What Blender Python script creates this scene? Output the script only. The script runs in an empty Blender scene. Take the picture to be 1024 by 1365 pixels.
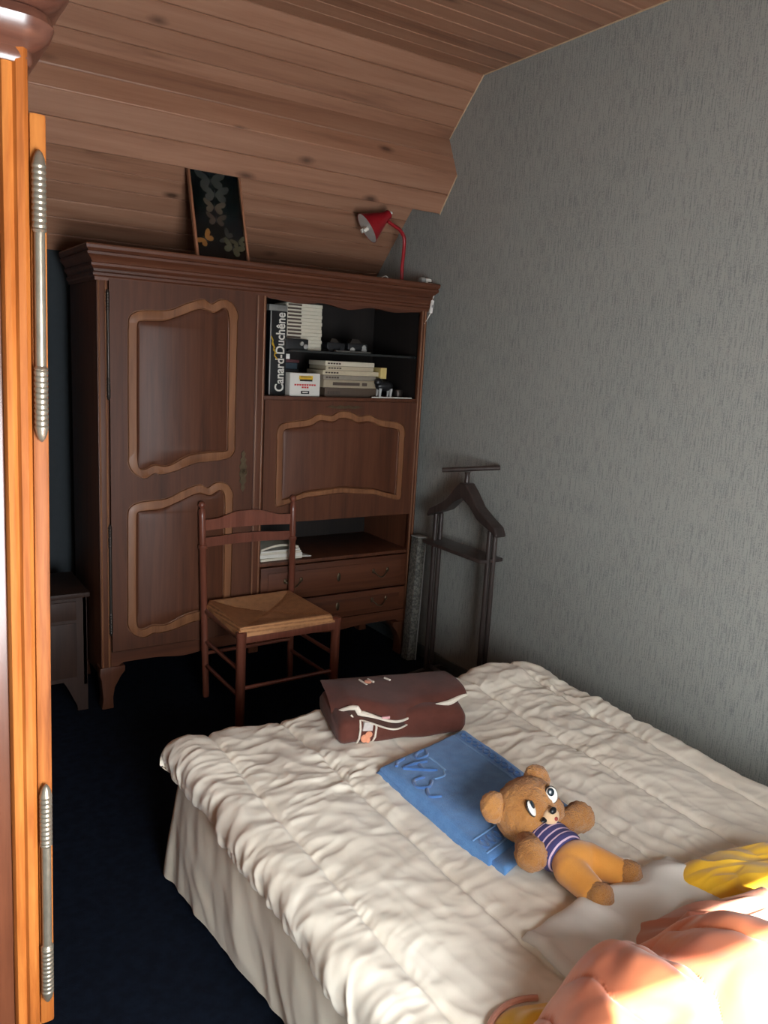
import bpy, bmesh, math, random
import numpy as np
from mathutils import Vector, Matrix, Euler
from mathutils.geometry import tessellate_polygon
random.seed(7)
pi = math.pi
S = bpy.context.scene
COL = S.collection

# ------------------------------------------------------------------ camera
CY, CP, CR, CF, CH = 0.58552172, -0.19016356, 0.05537949, 1062.5, 1.65
fw = Vector((math.sin(CY)*math.cos(CP), math.cos(CY)*math.cos(CP), math.sin(CP)))
r0 = Vector((math.cos(CY), -math.sin(CY), 0)); u0 = r0.cross(fw)
rr = math.cos(CR)*r0 + math.sin(CR)*u0; uu = -math.sin(CR)*r0 + math.cos(CR)*u0
cd = bpy.data.cameras.new('camera'); cam = bpy.data.objects.new('camera', cd); COL.objects.link(cam)
m = Matrix((rr, uu, -fw)).transposed().to_4x4(); m.translation = (0, 0, CH)
cam.matrix_world = m
cd.sensor_fit = 'VERTICAL'; cd.sensor_height = 36.0; cd.lens = CF/1365*36.0
cd.clip_start = 0.02
S.camera = cam

# ------------------------------------------------------------------ light
W = bpy.data.worlds.new('sky'); S.world = W; W.use_nodes = True
bg = W.node_tree.nodes['Background']; bg.inputs[0].default_value = (0.62, 0.76, 1.0, 1); bg.inputs[1].default_value = 1.0
def light(name, kind, loc, rot, energy, color, **k):
    l = bpy.data.lights.new(name, kind); l.energy = energy; l.color = color
    for a, v in k.items(): setattr(l, a, v)
    o = bpy.data.objects.new(name, l); COL.objects.link(o); o.location = loc; o.rotation_euler = rot
    return o
def aim(d): return Vector(d).to_track_quat('-Z', 'Y').to_euler()
# low window in the wall behind the camera, beyond the head of the bed
XL, XR, YN, YB, ZC = -0.45, 2.60, -0.45, 4.20, 3.01
WIN = (0.14, 1.04, 0.46, 1.70)              # opening x0 x1 z0 z1
light('sun', 'SUN', (0, -4, 6), aim((0.64, 1.0, -0.832)), 40.0, (1.0, 0.93, 0.83), angle=math.radians(0.6))
light('window_daylight', 'AREA', ((WIN[0]+WIN[1])/2, YN-.06, (WIN[2]+WIN[3])/2), aim((0, 1, 0)), 128.0, (0.92, 0.965, 1.0),
      shape='RECTANGLE', size=WIN[1]-WIN[0], size_y=WIN[3]-WIN[2])
S.view_settings.view_transform = 'Standard'; S.view_settings.look = 'None'
S.view_settings.gamma = 1.0; S.view_settings.exposure = 0.0; S.view_settings.use_curve_mapping = False

# ------------------------------------------------------------------ helpers: materials
def s2l(c): return tuple(((v/255)/12.92 if v/255 <= 0.04045 else ((v/255+0.055)/1.055)**2.4) for v in c)
def mk(name):
    M = bpy.data.materials.new(name); M.use_nodes = True
    nt = M.node_tree; b = nt.nodes['Principled BSDF']
    return M, nt, b
def nd(nt, t, **k):
    n = nt.nodes.new(t)
    for a, v in k.items():
        if a in n.inputs.keys() if isinstance(a, str) else False: n.inputs[a].default_value = v
        else: setattr(n, a, v)
    return n
def ramp(nt, fac, stops):
    r = nt.nodes.new('ShaderNodeValToRGB'); nt.links.new(fac, r.inputs[0])
    e = r.color_ramp.elements
    while len(e) < len(stops): e.new(0.5)
    for k, (p, c) in enumerate(stops): e[k].position = p; e[k].color = (*c, 1)
    return r.outputs[0]
def coords(nt, scale, rnd=True, rot=(0, 0, 0)):
    tc = nt.nodes.new('ShaderNodeTexCoord'); mp = nt.nodes.new('ShaderNodeMapping')
    mp.inputs['Scale'].default_value = scale; mp.inputs['Rotation'].default_value = rot
    src = tc.outputs['Object']
    if rnd:
        oi = nt.nodes.new('ShaderNodeObjectInfo'); mu = nt.nodes.new('ShaderNodeMath'); mu.operation = 'MULTIPLY'; mu.inputs[1].default_value = 37.0
        nt.links.new(oi.outputs['Random'], mu.inputs[0]); ad = nt.nodes.new('ShaderNodeVectorMath'); ad.operation = 'ADD'
        nt.links.new(src, ad.inputs[0]); nt.links.new(mu.outputs[0], ad.inputs[1]); src = ad.outputs[0]
    nt.links.new(src, mp.inputs[0]); return mp.outputs[0]
def bump(nt, b, h, strength, dist):
    bp = nt.nodes.new('ShaderNodeBump'); bp.inputs['Strength'].default_value = strength; bp.inputs['Distance'].default_value = dist
    nt.links.new(h, bp.inputs['Height']); nt.links.new(bp.outputs[0], b.inputs['Normal'])
def noise(nt, vec, scale, detail=4, rough=0.55, dist=0.0):
    n = nt.nodes.new('ShaderNodeTexNoise'); n.inputs['Scale'].default_value = scale; n.inputs['Detail'].default_value = detail
    n.inputs['Roughness'].default_value = rough; n.inputs['Distortion'].default_value = dist
    nt.links.new(vec, n.inputs['Vector']); return n.outputs['Fac']
MATS = {}
def plain(name, col, rough=0.5, metal=0.0, var=0.12, vs=40, bs=0.0, bd=0.002, spec=0.5, sheen=0.0, trans=0.0, emis=None):
    if name in MATS: return MATS[name]
    M, nt, b = mk(name); c = s2l(col)
    v = coords(nt, (1, 1, 1)); f = noise(nt, v, vs)
    nt.links.new(ramp(nt, f, [(0.25, tuple(x*(1-var) for x in c)), (0.75, tuple(min(1, x*(1+var)) for x in c))]), b.inputs['Base Color'])
    b.inputs['Roughness'].default_value = rough; b.inputs['Metallic'].default_value = metal
    b.inputs['Specular IOR Level'].default_value = spec; b.inputs['Sheen Weight'].default_value = sheen
    b.inputs['Transmission Weight'].default_value = trans
    if bs: bump(nt, b, f, bs, bd)
    MATS[name] = M; return M
def wood(name, dark, mid, light_, along='z', rough=0.35, grain=26, spec=0.5, knots=False, coat=0.0, bs=0.15):
    if name in MATS: return MATS[name]
    M, nt, b = mk(name)
    k = 0.06
    sc = {'x': (k, 1, 1), 'y': (1, k, 1), 'z': (1, 1, k)}[along]
    v = coords(nt, sc)
    n1 = noise(nt, v, grain, 6, 0.6, 0.6)
    n2 = noise(nt, v, grain*4.5, 3, 0.6, 0.2)
    mx = nt.nodes.new('ShaderNodeMath'); mx.operation = 'MULTIPLY_ADD'; mx.inputs[1].default_value = 0.35
    nt.links.new(n2, mx.inputs[0]); nt.links.new(n1, mx.inputs[2])
    d, mi, li = s2l(dark), s2l(mid), s2l(light_)
    col = ramp(nt, mx.outputs[0], [(0.42, d), (0.62, mi), (0.86, li)])
    # board-to-board tone
    oi = nt.nodes.new('ShaderNodeObjectInfo'); hs = nt.nodes.new('ShaderNodeHueSaturation')
    mr = nt.nodes.new('ShaderNodeMapRange'); mr.inputs[3].default_value = 0.88; mr.inputs[4].default_value = 1.12
    nt.links.new(oi.outputs['Random'], mr.inputs[0]); nt.links.new(mr.outputs[0], hs.inputs['Value'])
    nt.links.new(col, hs.inputs['Color']); out = hs.outputs[0]
    if knots:
        kv = coords(nt, (1.1, 2.6, 2.6) if along == 'x' else (2.6, 2.6, 1.1))
        vo = nt.nodes.new('ShaderNodeTexVoronoi'); vo.inputs['Scale'].default_value = 2.2; nt.links.new(kv, vo.inputs['Vector'])
        nz = noise(nt, kv, 14, 2); ad = nt.nodes.new('ShaderNodeMath'); ad.operation = 'MULTIPLY_ADD'; ad.inputs[1].default_value = 0.06
        nt.links.new(nz, ad.inputs[0]); nt.links.new(vo.outputs['Distance'], ad.inputs[2])
        kr = ramp(nt, ad.outputs[0], [(0.06, (1, 1, 1)), (0.10, (0.55, 0.55, 0.55)), (0.17, (0, 0, 0))])
        mix = nt.nodes.new('ShaderNodeMix'); mix.data_type = 'RGBA'
        nt.links.new(kr, mix.inputs[0]); nt.links.new(out, mix.inputs[6]); mix.inputs[7].default_value = (*[x*0.42 for x in d], 1)
        out = mix.outputs[2]
    nt.links.new(out, b.inputs['Base Color'])
    b.inputs['Roughness'].default_value = rough; b.inputs['Specular IOR Level'].default_value = spec
    b.inputs['Coat Weight'].default_value = coat; b.inputs['Coat Roughness'].default_value = 0.2
    bump(nt, b, mx.outputs[0], bs, 0.001)
    MATS[name] = M; return M
def cloth(name, col, col2=None, rough=0.85, scale=60, weave=900, bs=0.25, bd=0.0012, sheen=0.25, spec=0.3, trans=None):
    if name in MATS: return MATS[name]
    M, nt, b = mk(name); c = s2l(col); c2 = s2l(col2) if col2 else tuple(x*0.86 for x in c)
    v = coords(nt, (1, 1, 1)); f = noise(nt, v, scale*0.12, 3); g = noise(nt, v, weave, 2)
    nt.links.new(ramp(nt, f, [(0.35, c2), (0.65, c)]), b.inputs['Base Color'])
    mx = nt.nodes.new('ShaderNodeMath'); mx.operation = 'MULTIPLY_ADD'; mx.inputs[1].default_value = 0.5
    h = noise(nt, v, scale, 4); nt.links.new(g, mx.inputs[0]); nt.links.new(h, mx.inputs[2])
    bump(nt, b, mx.outputs[0], bs, bd)
    b.inputs['Roughness'].default_value = rough; b.inputs['Sheen Weight'].default_value = sheen; b.inputs['Specular IOR Level'].default_value = spec
    MATS[name] = M; return M

# ------------------------------------------------------------------ helpers: meshes
class MB:
    def __init__(s): s.v = []; s.f = []; s.mi = []; s.cur = 0
    def add(s, vs, fs):
        o = len(s.v); s.v += [tuple(map(float, p)) for p in vs]; s.f += [tuple(i+o for i in f) for f in fs]; s.mi += [s.cur]*len(fs); return s
    def box(s, x0, x1, y0, y1, z0, z1):
        return s.add([(x, y, z) for x in (x0, x1) for y in (y0, y1) for z in (z0, z1)],
                     [(0, 1, 3, 2), (4, 6, 7, 5), (0, 4, 5, 1), (2, 3, 7, 6), (0, 2, 6, 4), (1, 5, 7, 3)])
    def tube(s, pts, rad, n=12, cap=True):
        pts = [Vector(p) for p in pts]; k = len(pts); rad = [rad]*k if isinstance(rad, (int, float)) else rad
        T = [(pts[min(i+1, k-1)]-pts[max(i-1, 0)]).normalized() for i in range(k)]
        up = Vector((0, 0, 1)) if abs(T[0].z) < 0.9 else Vector((1, 0, 0)); nrm = (up-T[0]*up.dot(T[0])).normalized()
        vs = []
        for i in range(k):
            nrm = (nrm-T[i]*nrm.dot(T[i])).normalized(); bn = T[i].cross(nrm)
            for j in range(n): a = 2*pi*j/n; vs.append(pts[i]+rad[i]*(math.cos(a)*nrm+math.sin(a)*bn))
        fs = [(i*n+j, i*n+(j+1) % n, (i+1)*n+(j+1) % n, (i+1)*n+j) for i in range(k-1) for j in range(n)]
        if cap: fs += [tuple(range(n-1, -1, -1)), tuple(range((k-1)*n, k*n))]
        return s.add(vs, fs)
    def lathe(s, prof, origin=(0, 0, 0), axis=(0, 0, 1), n=20):
        ax = Vector(axis).normalized(); o = Vector(origin)
        return s.tube([o+ax*z for r, z in prof], [max(r, 1e-4) for r, z in prof], n) if False else s._lathe(prof, o, ax, n)
    def _lathe(s, prof, o, ax, n):
        q = ax.to_track_quat('Z', 'Y'); e1 = q @ Vector((1, 0, 0)); e2 = q @ Vector((0, 1, 0)); vs = []
        for r, z in prof:
            for j in range(n): a = 2*pi*j/n; vs.append(o+ax*z+max(r, 1e-4)*(math.cos(a)*e1+math.sin(a)*e2))
        k = len(prof)
        fs = [(i*n+j, i*n+(j+1) % n, (i+1)*n+(j+1) % n, (i+1)*n+j) for i in range(k-1) for j in range(n)]
        fs += [tuple(range(n-1, -1, -1)), tuple(range((k-1)*n, k*n))]
        return s.add(vs, fs)
    def grid(s, P, flip=False):
        n, m_ = P.shape[:2]
        fs = [(i*m_+j, (i+1)*m_+j, (i+1)*m_+j+1, i*m_+j+1) for i in range(n-1) for j in range(m_-1)]
        if flip: fs = [f[::-1] for f in fs]
        return s.add(P.reshape(-1, 3).tolist(), fs)
    def ell(s, c, r, rot=(0, 0, 0), n=20, k=12):
        R = Euler(rot).to_matrix(); c = Vector(c); vs = [c+R @ Vector((0, 0, -r[2]))]
        for i in range(1, k):
            p = -pi/2+pi*i/k
            for j in range(n):
                a = 2*pi*j/n; vs.append(c+R @ Vector((r[0]*math.cos(p)*math.cos(a), r[1]*math.cos(p)*math.sin(a), r[2]*math.sin(p))))
        vs.append(c+R @ Vector((0, 0, r[2]))); L = len(vs)-1
        fs = [(0, 1+(j+1) % n, 1+j) for j in range(n)]
        fs += [(1+(i-1)*n+j, 1+(i-1)*n+(j+1) % n, 1+i*n+(j+1) % n, 1+i*n+j) for i in range(1, k-1) for j in range(n)]
        fs += [(L, 1+(k-2)*n+j, 1+(k-2)*n+(j+1) % n) for j in range(n)]
        return s.add(vs, fs)
    def prism(s, poly, put, d0, d1):
        """poly: 2-D outline, put(a,b,d)->xyz, extruded from depth d0 to d1"""
        n = len(poly); vs = [put(a, b, d0) for a, b in poly]+[put(a, b, d1) for a, b in poly]
        tri = tessellate_polygon([[Vector((a, b, 0)) for a, b in poly]])
        fs = [tuple(t) for t in tri]+[tuple(i+n for i in t[::-1]) for t in tri]
        fs += [(i, (i+1) % n, n+(i+1) % n, n+i) for i in range(n)]
        return s.add(vs, fs)
    def sweep(s, path, prof, closed=False):
        """profile (out, z) swept along an xy path; outward is to the right of travel; mitred corners"""
        k = len(path); P = [Vector((x, y)) for x, y in path]; vs = []
        for i in range(k):
            a = (P[i]-P[i-1]).normalized() if (i > 0 or closed) else None
            b = (P[(i+1) % k]-P[i]).normalized() if (i < k-1 or closed) else None
            a = a or b; b = b or a; na = Vector((a.y, -a.x)); nb = Vector((b.y, -b.x)); mi = (na+nb); mi = mi/max(0.2, mi.dot(na))
            for o, z in prof: q = P[i]+mi*o; vs.append((q.x, q.y, z))
        n = len(prof); fs = []
        for i in range(k if closed else k-1):
            for j in range(n-1): i2 = (i+1) % k; fs.append((i*n+j, i2*n+j, i2*n+j+1, i*n+j+1))
        if not closed: fs += [tuple(range(n)), tuple(range((k-1)*n, k*n))[::-1]]
        return s.add(vs, fs)
    def xf(s, M, start=0):
        for i in range(start, len(s.v)): s.v[i] = tuple(M @ Vector(s.v[i]))
        return s
def wloc(o):
    L = Vector((0, 0, 0))
    while o: L += o.location; o = o.parent
    return L
def mesh_of(mb, name, mat, bevel=0.0, smooth=True, angle=38, off=Vector((0, 0, 0)), seg=2, merge=True):
    me = bpy.data.meshes.new(name)
    me.from_pydata([(x-off.x, y-off.y, z-off.z) for x, y, z in mb.v], [], mb.f)
    me.polygons.foreach_set('material_index', mb.mi)
    bm = bmesh.new(); bm.from_mesh(me)
    if merge: bmesh.ops.remove_doubles(bm, verts=bm.verts, dist=1e-5)
    bmesh.ops.recalc_face_normals(bm, faces=bm.faces)
    if bevel:
        es = [e for e in bm.edges if len(e.link_faces) == 2 and e.calc_face_angle(0) > math.radians(35)]
        bmesh.ops.bevel(bm, geom=es, offset=bevel, segments=seg, profile=0.6, affect='EDGES', clamp_overlap=True)
    bm.to_mesh(me); bm.free()
    for x in (mat if isinstance(mat, (list, tuple)) else [mat]): me.materials.append(x)
    if smooth:
        me.polygons.foreach_set('use_smooth', [True]*len(me.polygons)); me.set_sharp_from_angle(angle=math.radians(angle))
    return me
def ob(name, mb, mat, parent=None, loc=None, local=False, **k):
    """one mesh object; world-space vertices unless local"""
    base = Vector((0, 0, 0)) if local else (wloc(parent) if parent else Vector(loc or (0, 0, 0)))
    if not local and loc is not None and parent: base = wloc(parent)+Vector(loc)
    me = mesh_of(mb, name, mat, off=base, **k)
    o = bpy.data.objects.new(name, me); COL.objects.link(o)
    if parent: o.parent = parent
    if loc is not None: o.location = loc
    return o
def tag(o, label, cat, group=None, kind=None):
    if label: o['label'] = label
    if cat: o['category'] = cat
    if group: o['group'] = group
    if kind: o['kind'] = kind
    return o
def thing(name, label, cat, loc, rot=(0, 0, 0), group=None):
    o = bpy.data.objects.new(name, None); COL.objects.link(o); o.location = loc; o.rotation_euler = rot
    o.empty_display_size = 0.1
    return tag(o, label, cat, group)
def copy_part(o, loc, parent=None, rot=None):
    c = o.copy(); COL.objects.link(c); c.location = loc
    if parent: c.parent = parent
    if rot: c.rotation_euler = rot
    return c
def remesh(name, mb, voxel, smooth_it, mat, parent=None, local=True, disp=None, off=Vector((0, 0, 0))):
    me = mesh_of(mb, name+'_src', mat, smooth=False, off=off, merge=False); o = bpy.data.objects.new(name+'_src', me); COL.objects.link(o)
    md = o.modifiers.new('r', 'REMESH'); md.mode = 'VOXEL'; md.voxel_size = voxel
    if smooth_it: sm = o.modifiers.new('s', 'SMOOTH'); sm.iterations = smooth_it; sm.factor = 0.5
    dg = bpy.context.evaluated_depsgraph_get(); ev = o.evaluated_get(dg)
    nm = bpy.data.meshes.new_from_object(ev); nm.name = name
    bpy.data.objects.remove(o); bpy.data.meshes.remove(me)
    if disp: disp(nm)
    nm.materials.clear()
    for x in (mat if isinstance(mat, (list, tuple)) else [mat]): nm.materials.append(x)
    nm.polygons.foreach_set('use_smooth', [True]*len(nm.polygons))
    r = bpy.data.objects.new(name, nm); COL.objects.link(r)
    if parent: r.parent = parent
    return r
def text(name, body, size, mat, parent, loc, rot, extrude=0.0004, align='LEFT', sx=1.0, shear=0.0):
    c = bpy.data.curves.new(name, 'FONT'); c.body = body; c.size = size; c.extrude = extrude; c.align_x = align; c.shear = shear; c.offset = .0012 if size > .05 else 0
    o = bpy.data.objects.new(name+'_src', c); COL.objects.link(o)
    dg = bpy.context.evaluated_depsgraph_get(); me = bpy.data.meshes.new_from_object(o.evaluated_get(dg)); me.name = name
    bpy.data.objects.remove(o); me.materials.clear(); me.materials.append(mat)
    r = bpy.data.objects.new(name, me); COL.objects.link(r); r.parent = parent; r.location = loc; r.rotation_euler = rot; r.scale = (sx, 1, 1)
    return r
def catmull(P, n=200, closed=True):
    P = np.array(P, float); k = len(P); out = []
    for i in range(k if closed else k-1):
        p0, p1, p2, p3 = (P[(i-1) % k], P[i], P[(i+1) % k], P[(i+2) % k]) if closed else (P[max(i-1, 0)], P[i], P[i+1], P[min(i+2, k-1)])
        for t in np.linspace(0, 1, 12, endpoint=False):
            out.append(0.5*((2*p1)+(-p0+p2)*t+(2*p0-5*p1+4*p2-p3)*t*t+(-p0+3*p1-3*p2+p3)*t**3))
    if not closed: out.append(P[-1])
    out = np.array(out); q = np.vstack([out, out[:1]]) if closed else out
    d = np.r_[0, np.cumsum(np.hypot(*np.diff(q, axis=0).T))] if q.shape[1] == 2 else np.r_[0, np.cumsum(np.sqrt((np.diff(q, axis=0)**2).sum(1)))]
    t = np.linspace(0, d[-1], n, endpoint=not closed)
    return np.stack([np.interp(t, d, q[:, c]) for c in range(q.shape[1])], 1)
# gradient noise on arrays
_rs = np.random.RandomState(3); _perm = np.tile(_rs.permutation(256), 3); _ang = _rs.rand(256)*2*pi
def pn(x, y):
    x = np.asarray(x, float); y = np.asarray(y, float); xi = np.floor(x).astype(int); yi = np.floor(y).astype(int); fx = x-xi; fy = y-yi
    def g(a, b, dx, dy): h = _ang[_perm[(_perm[a & 255]+b) & 511]]; return np.cos(h)*dx+np.sin(h)*dy
    sx = fx**3*(fx*(fx*6-15)+10); sy = fy**3*(fy*(fy*6-15)+10)
    a = g(xi, yi, fx, fy)*(1-sx)+g(xi+1, yi, fx-1, fy)*sx; b = g(xi, yi+1, fx, fy-1)*(1-sx)+g(xi+1, yi+1, fx-1, fy-1)*sx
    return a*(1-sy)+b*sy
def ridge(x, y): return 1-np.minimum(1, np.abs(pn(x, y))*2.6)
def sstep(a, b, x): t = np.clip((x-a)/(b-a), 0, 1); return t*t*(3-2*t)

# ------------------------------------------------------------------ materials
pine = wood('pine_cladding', (124, 86, 66), (150, 107, 83), (164, 122, 97), 'x', 0.45, 13, knots=True, bs=0.2)
oak = wood('oak_honey', (92, 46, 17), (148, 82, 33), (180, 112, 52), 'z', 0.5, 22, coat=0.0, spec=.2)
oak_dark = wood('oak_brown', (62, 34, 22), (88, 48, 30), (108, 62, 40), 'z', 0.3, 22, coat=0.3)
wal = wood('wardrobe_oak', (62, 35, 23), (79, 45, 29), (91, 54, 36), 'z', 0.48, 20, bs=0.1, spec=.3)
walx = wood('wardrobe_oak_cross', (64, 36, 23), (83, 47, 31), (97, 57, 38), 'x', 0.42, 20, bs=0.1, spec=.35)
wal_l = wood('wardrobe_moulding', (96, 60, 38), (120, 78, 51), (136, 92, 61), 'z', 0.42, 20, bs=0.1, spec=.35)
wal_d = wood('wardrobe_inside_shade', (20, 17, 16), (26, 21, 19), (32, 26, 23), 'z', 0.6, 20, bs=0.1)  # blackened copy of the wardrobe oak: interior shade painted into the colour
chairw = wood('chair_beech', (86, 46, 34), (104, 58, 44), (120, 70, 54), 'z', 0.3, 24, coat=0.2)
nightw = wood('nightstand_oak', (34, 22, 17), (44, 29, 23), (54, 37, 29), 'z', 0.5, 22, spec=.25)
valetw = wood('valet_wood', (40, 34, 32), (52, 44, 42), (66, 56, 52), 'z', 0.32, 24)
pewter = plain('pewter', (150, 141, 126), 0.34, 0.75, 0.15, 60, 0.3, 0.001)
brass = plain('old_brass', (96, 82, 64), 0.4, 0.85, 0.2, 60)
darkmetal = plain('dark_hinge', (58, 52, 48), 0.4, 0.7)
white_pl = plain('white_plastic', (222, 220, 214), 0.4, 0, 0.04)
grey_pl = plain('grey_plastic', (150, 150, 146), 0.4, 0, 0.05)
black_pl = plain('black_plastic', (22, 23, 26), 0.35, 0, 0.1)
red_pl = plain('red_enamel', (150, 28, 36), 0.35, 0, 0.06)
glass_dark = plain('dark_shelf', (34, 36, 36), 0.25, 0, 0.1)

def m_wallpaper():
    M, nt, b = mk('wallpaper')
    v = coords(nt, (1, 1, 0.045), False); f = noise(nt, v, 260, 3, 0.6)
    v2 = coords(nt, (1, 1, 1), False); g = noise(nt, v2, 210, 3, 0.65); big = noise(nt, v2, 2.2, 2)
    v3 = coords(nt, (0.3, 0.3, 1), False); hz = noise(nt, v3, 320, 2)
    mx = nt.nodes.new('ShaderNodeMath'); mx.operation = 'MULTIPLY_ADD'; mx.inputs[1].default_value = 0.6; nt.links.new(g, mx.inputs[0]); nt.links.new(f, mx.inputs[2])
    my = nt.nodes.new('ShaderNodeMath'); my.operation = 'MULTIPLY_ADD'; my.inputs[1].default_value = 0.35; nt.links.new(hz, my.inputs[0]); nt.links.new(mx.outputs[0], my.inputs[2])
    mz = nt.nodes.new('ShaderNodeMath'); mz.operation = 'MULTIPLY_ADD'; mz.inputs[1].default_value = 0.12; nt.links.new(big, mz.inputs[0]); nt.links.new(my.outputs[0], mz.inputs[2])
    nt.links.new(ramp(nt, mz.outputs[0], [(0.70, s2l((112, 116, 116))), (0.98, s2l((133, 136, 133))), (1.0, s2l((154, 156, 150)))]), b.inputs['Base Color'])
    b.inputs['Roughness'].default_value = 0.62; bump(nt, b, my.outputs[0], 0.22, 0.0012); return M
wallpaper = m_wallpaper()
carpet = cloth('navy_carpet', (17, 25, 38), (11, 17, 28), 0.98, 300, 1200, 0.6, 0.004, 0.0, spec=.1)
plaster = plain('plain_plaster', (150, 146, 138), 0.9, 0, 0.05)

# ------------------------------------------------------------------ room shell
YS = 3.262                                  # crease between flat ceiling and 45 degree slope
ZK = ZC-(YB-YS)*1.016                       # top of the knee wall
def struct(o): o['kind'] = 'structure'; return o
struct(ob('floor', MB().box(XL-.1, XR+.1, YN-.1, YB+.1, -0.1, 0), carpet))
poly = [(YN-.1, 0), (YB+.1, 0), (YB+.1, ZK+.02), (YS+.05, ZC+.12), (YN-.1, ZC+.12)]
struct(ob('wall_right', MB().prism(poly, lambda a, b, d: (d, a, b), XR, XR+.1), wallpaper, angle=10))
struct(ob('wall_left', MB().prism(poly, lambda a, b, d: (d, a, b), XL-.1, XL), wallpaper, angle=10))
struct(ob('wall_back', MB().box(XL-.1, XR+.1, YB, YB+.1, 0, ZK+.08), plain('back_wall_shade', (38, 44, 48), .9, 0, .08)))  # deep shade of the far corner put into a dark wall colour
wn = MB(); x0, x1, z0, z1 = WIN
wn.box(XL-.1, x0, YN-.1, YN, 0, ZC+.12).box(x1, XR+.1, YN-.1, YN, 0, ZC+.12).box(x0, x1, YN-.1, YN, 0, z0).box(x0, x1, YN-.1, YN, z1, ZC+.12)
struct(ob('wall_front', wn, plaster))
wf = struct(thing('window_1', None, None, (x0, YN, z0)))
fr = MB()
for a, b, c, d in ((x0, x1, z0, z0+.04), (x0, x1, z1-.04, z1), (x0, x0+.04, z0+.04, z1-.04), (x1-.04, x1, z0+.04, z1-.04)): fr.box(a, b, YN-.05, YN-.01, c, d)
ob('window_frame', fr, white_pl, wf)
ob('window_sill', MB().box(x0-.05, x1+.05, YN-.01, YN+.08, z0-.03, z0), white_pl, wf, bevel=.005)
# ceiling: backing deck plus tongue-and-groove boards
cl = MB().prism([(YN-.1, ZC+.016), (YS, ZC+.016), (YB+.02, ZK-.02+.016), (YB+.02, ZK+.14), (YS+.04, ZC+.16), (YN-.1, ZC+.16)], lambda a, b, d: (d, a, b), XL, XR)
ceil = struct(ob('ceiling', cl, pine, angle=10))
PW = 0.0945; LEN = XR-XL-.004
def plank_mesh(w, name):
    t = .016; c = .0045
    prof = [(-w/2+.0006, 0.0), (-w/2+.0006, t-c), (-w/2+c, t), (w/2-c, t), (w/2-.0006, t-c), (w/2-.0006, 0.0)]   # v-jointed edges, z towards the room
    mb = MB(); n = len(prof)
    vs = [(sx*LEN/2, y, z) for sx in (-1, 1) for y, z in prof]
    fs = [(i, (i+1) % n, n+(i+1) % n, n+i) for i in range(n)]+[tuple(range(n)), tuple(range(n, 2*n))[::-1]]
    return mesh_of(mb.add(vs, fs), name, pine, smooth=False)
PM = plank_mesh(PW, 'ceiling_board')
def plank(mesh, p, nrm, parent):
    nrm = Vector(nrm).normalized(); xa = Vector((1, 0, 0)); ya = nrm.cross(xa)
    M = Matrix((xa, ya, nrm)).transposed()
    o = bpy.data.objects.new('ceiling_board', mesh); COL.objects.link(o); o.parent = parent
    o.rotation_euler = M.to_euler(); o.location = Vector((XL/2+XR/2, p[0], p[1]))-wloc(parent); return o
y = YS-PW/2
while y > YN+PW/2: plank(PM, (y, ZC+.016), (0, 0, -1), ceil); y -= PW
sl = Vector((0, 1, -1.016)).normalized(); nS = Vector((0, -1.016, -1)).normalized()
L = (YB-YS)*math.hypot(1, 1.016); k = 0
while (k+1)*PW < L+.05:
    c = Vector((0, YS, ZC))+sl*(k+.5)*PW-nS*.016; plank(PM, (c.y, c.z), nS, ceil); k += 1
# boxed purlin beam
bm_pts = [(3.505, 2.766), (3.42, 2.578), (3.548, 2.405), (3.70, 2.50)]
beam = ob('trim_1', MB().prism([(3.52, 2.742), (3.437, 2.578), (3.552, 2.423), (3.72, 2.54), (3.60, 2.66)], lambda a, b, d: (d, a, b), XL+.001, XR-.001), pine, angle=10)
struct(beam)
for (a, b), nb in zip(zip(bm_pts[:-1], bm_pts[1:]), (2, 2, 1)):
    a = Vector((0, *a)); b = Vector((0, *b)); d = b-a; w = d.length/nb; nrm = Vector((0, -d.normalized().z*-1, 0)); nrm = Vector((0, d.z, -d.y)).normalized()
    pm = plank_mesh(w, 'ceiling_board')
    for i in range(nb): c = a+d*((i+.5)/nb)-nrm*.016; plank(pm, (c.y, c.z), nrm, beam)
# pale caulk line where boards meet the wallpaper
tr = MB()
for (a, b), (c, d) in (((YN, ZC-.001), (YS, ZC-.001)), ((YS, ZC-.001), (3.505, 2.766)), ((3.42, 2.578), (3.548, 2.403))):
    tr.tube([(XR-.002, a, b), (XR-.002, c, d)], .0035, 6)
struct(ob('trim_2', tr, plain('caulk', (186, 160, 128), .8)))
struct(ob('baseboard_right', MB().box(XR-.014, XR, YN, YB, 0, .065), plain('grey_baseboard', (84, 92, 92), .5), bevel=.003))

# ------------------------------------------------------------------ wardrobe with shelf niche and drop front
F = 3.53
WX0, WX1, WYB = 0.847, 2.542, 4.02
wr = thing('wardrobe', 'large dark brown oak wardrobe with carved door, open shelves and drop-front panel', 'wardrobe', (1.70, 3.78, 0))
def wbox(name, mat, *bs, bevel=.002, parent=wr, **k):
    mb = MB()
    for b in bs: mb.box(*b)
    return ob(name, mb, mat, parent, bevel=bevel, **k)
wbox('side_panel', wal, (WX0, WX0+.022, F+.012, WYB, .15, 1.93)); wbox('side_panel', wal, (WX1-.022, WX1, F+.012, WYB, .15, 1.93))
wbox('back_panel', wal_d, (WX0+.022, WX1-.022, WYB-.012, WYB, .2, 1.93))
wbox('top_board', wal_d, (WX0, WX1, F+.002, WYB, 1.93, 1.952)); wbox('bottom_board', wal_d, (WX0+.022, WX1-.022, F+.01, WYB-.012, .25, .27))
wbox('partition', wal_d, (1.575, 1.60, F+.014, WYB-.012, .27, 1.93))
wbox('shelf', glass_dark, (1.767, WX1-.026, F+.03, WYB-.012, 1.657, 1.669))
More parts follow.
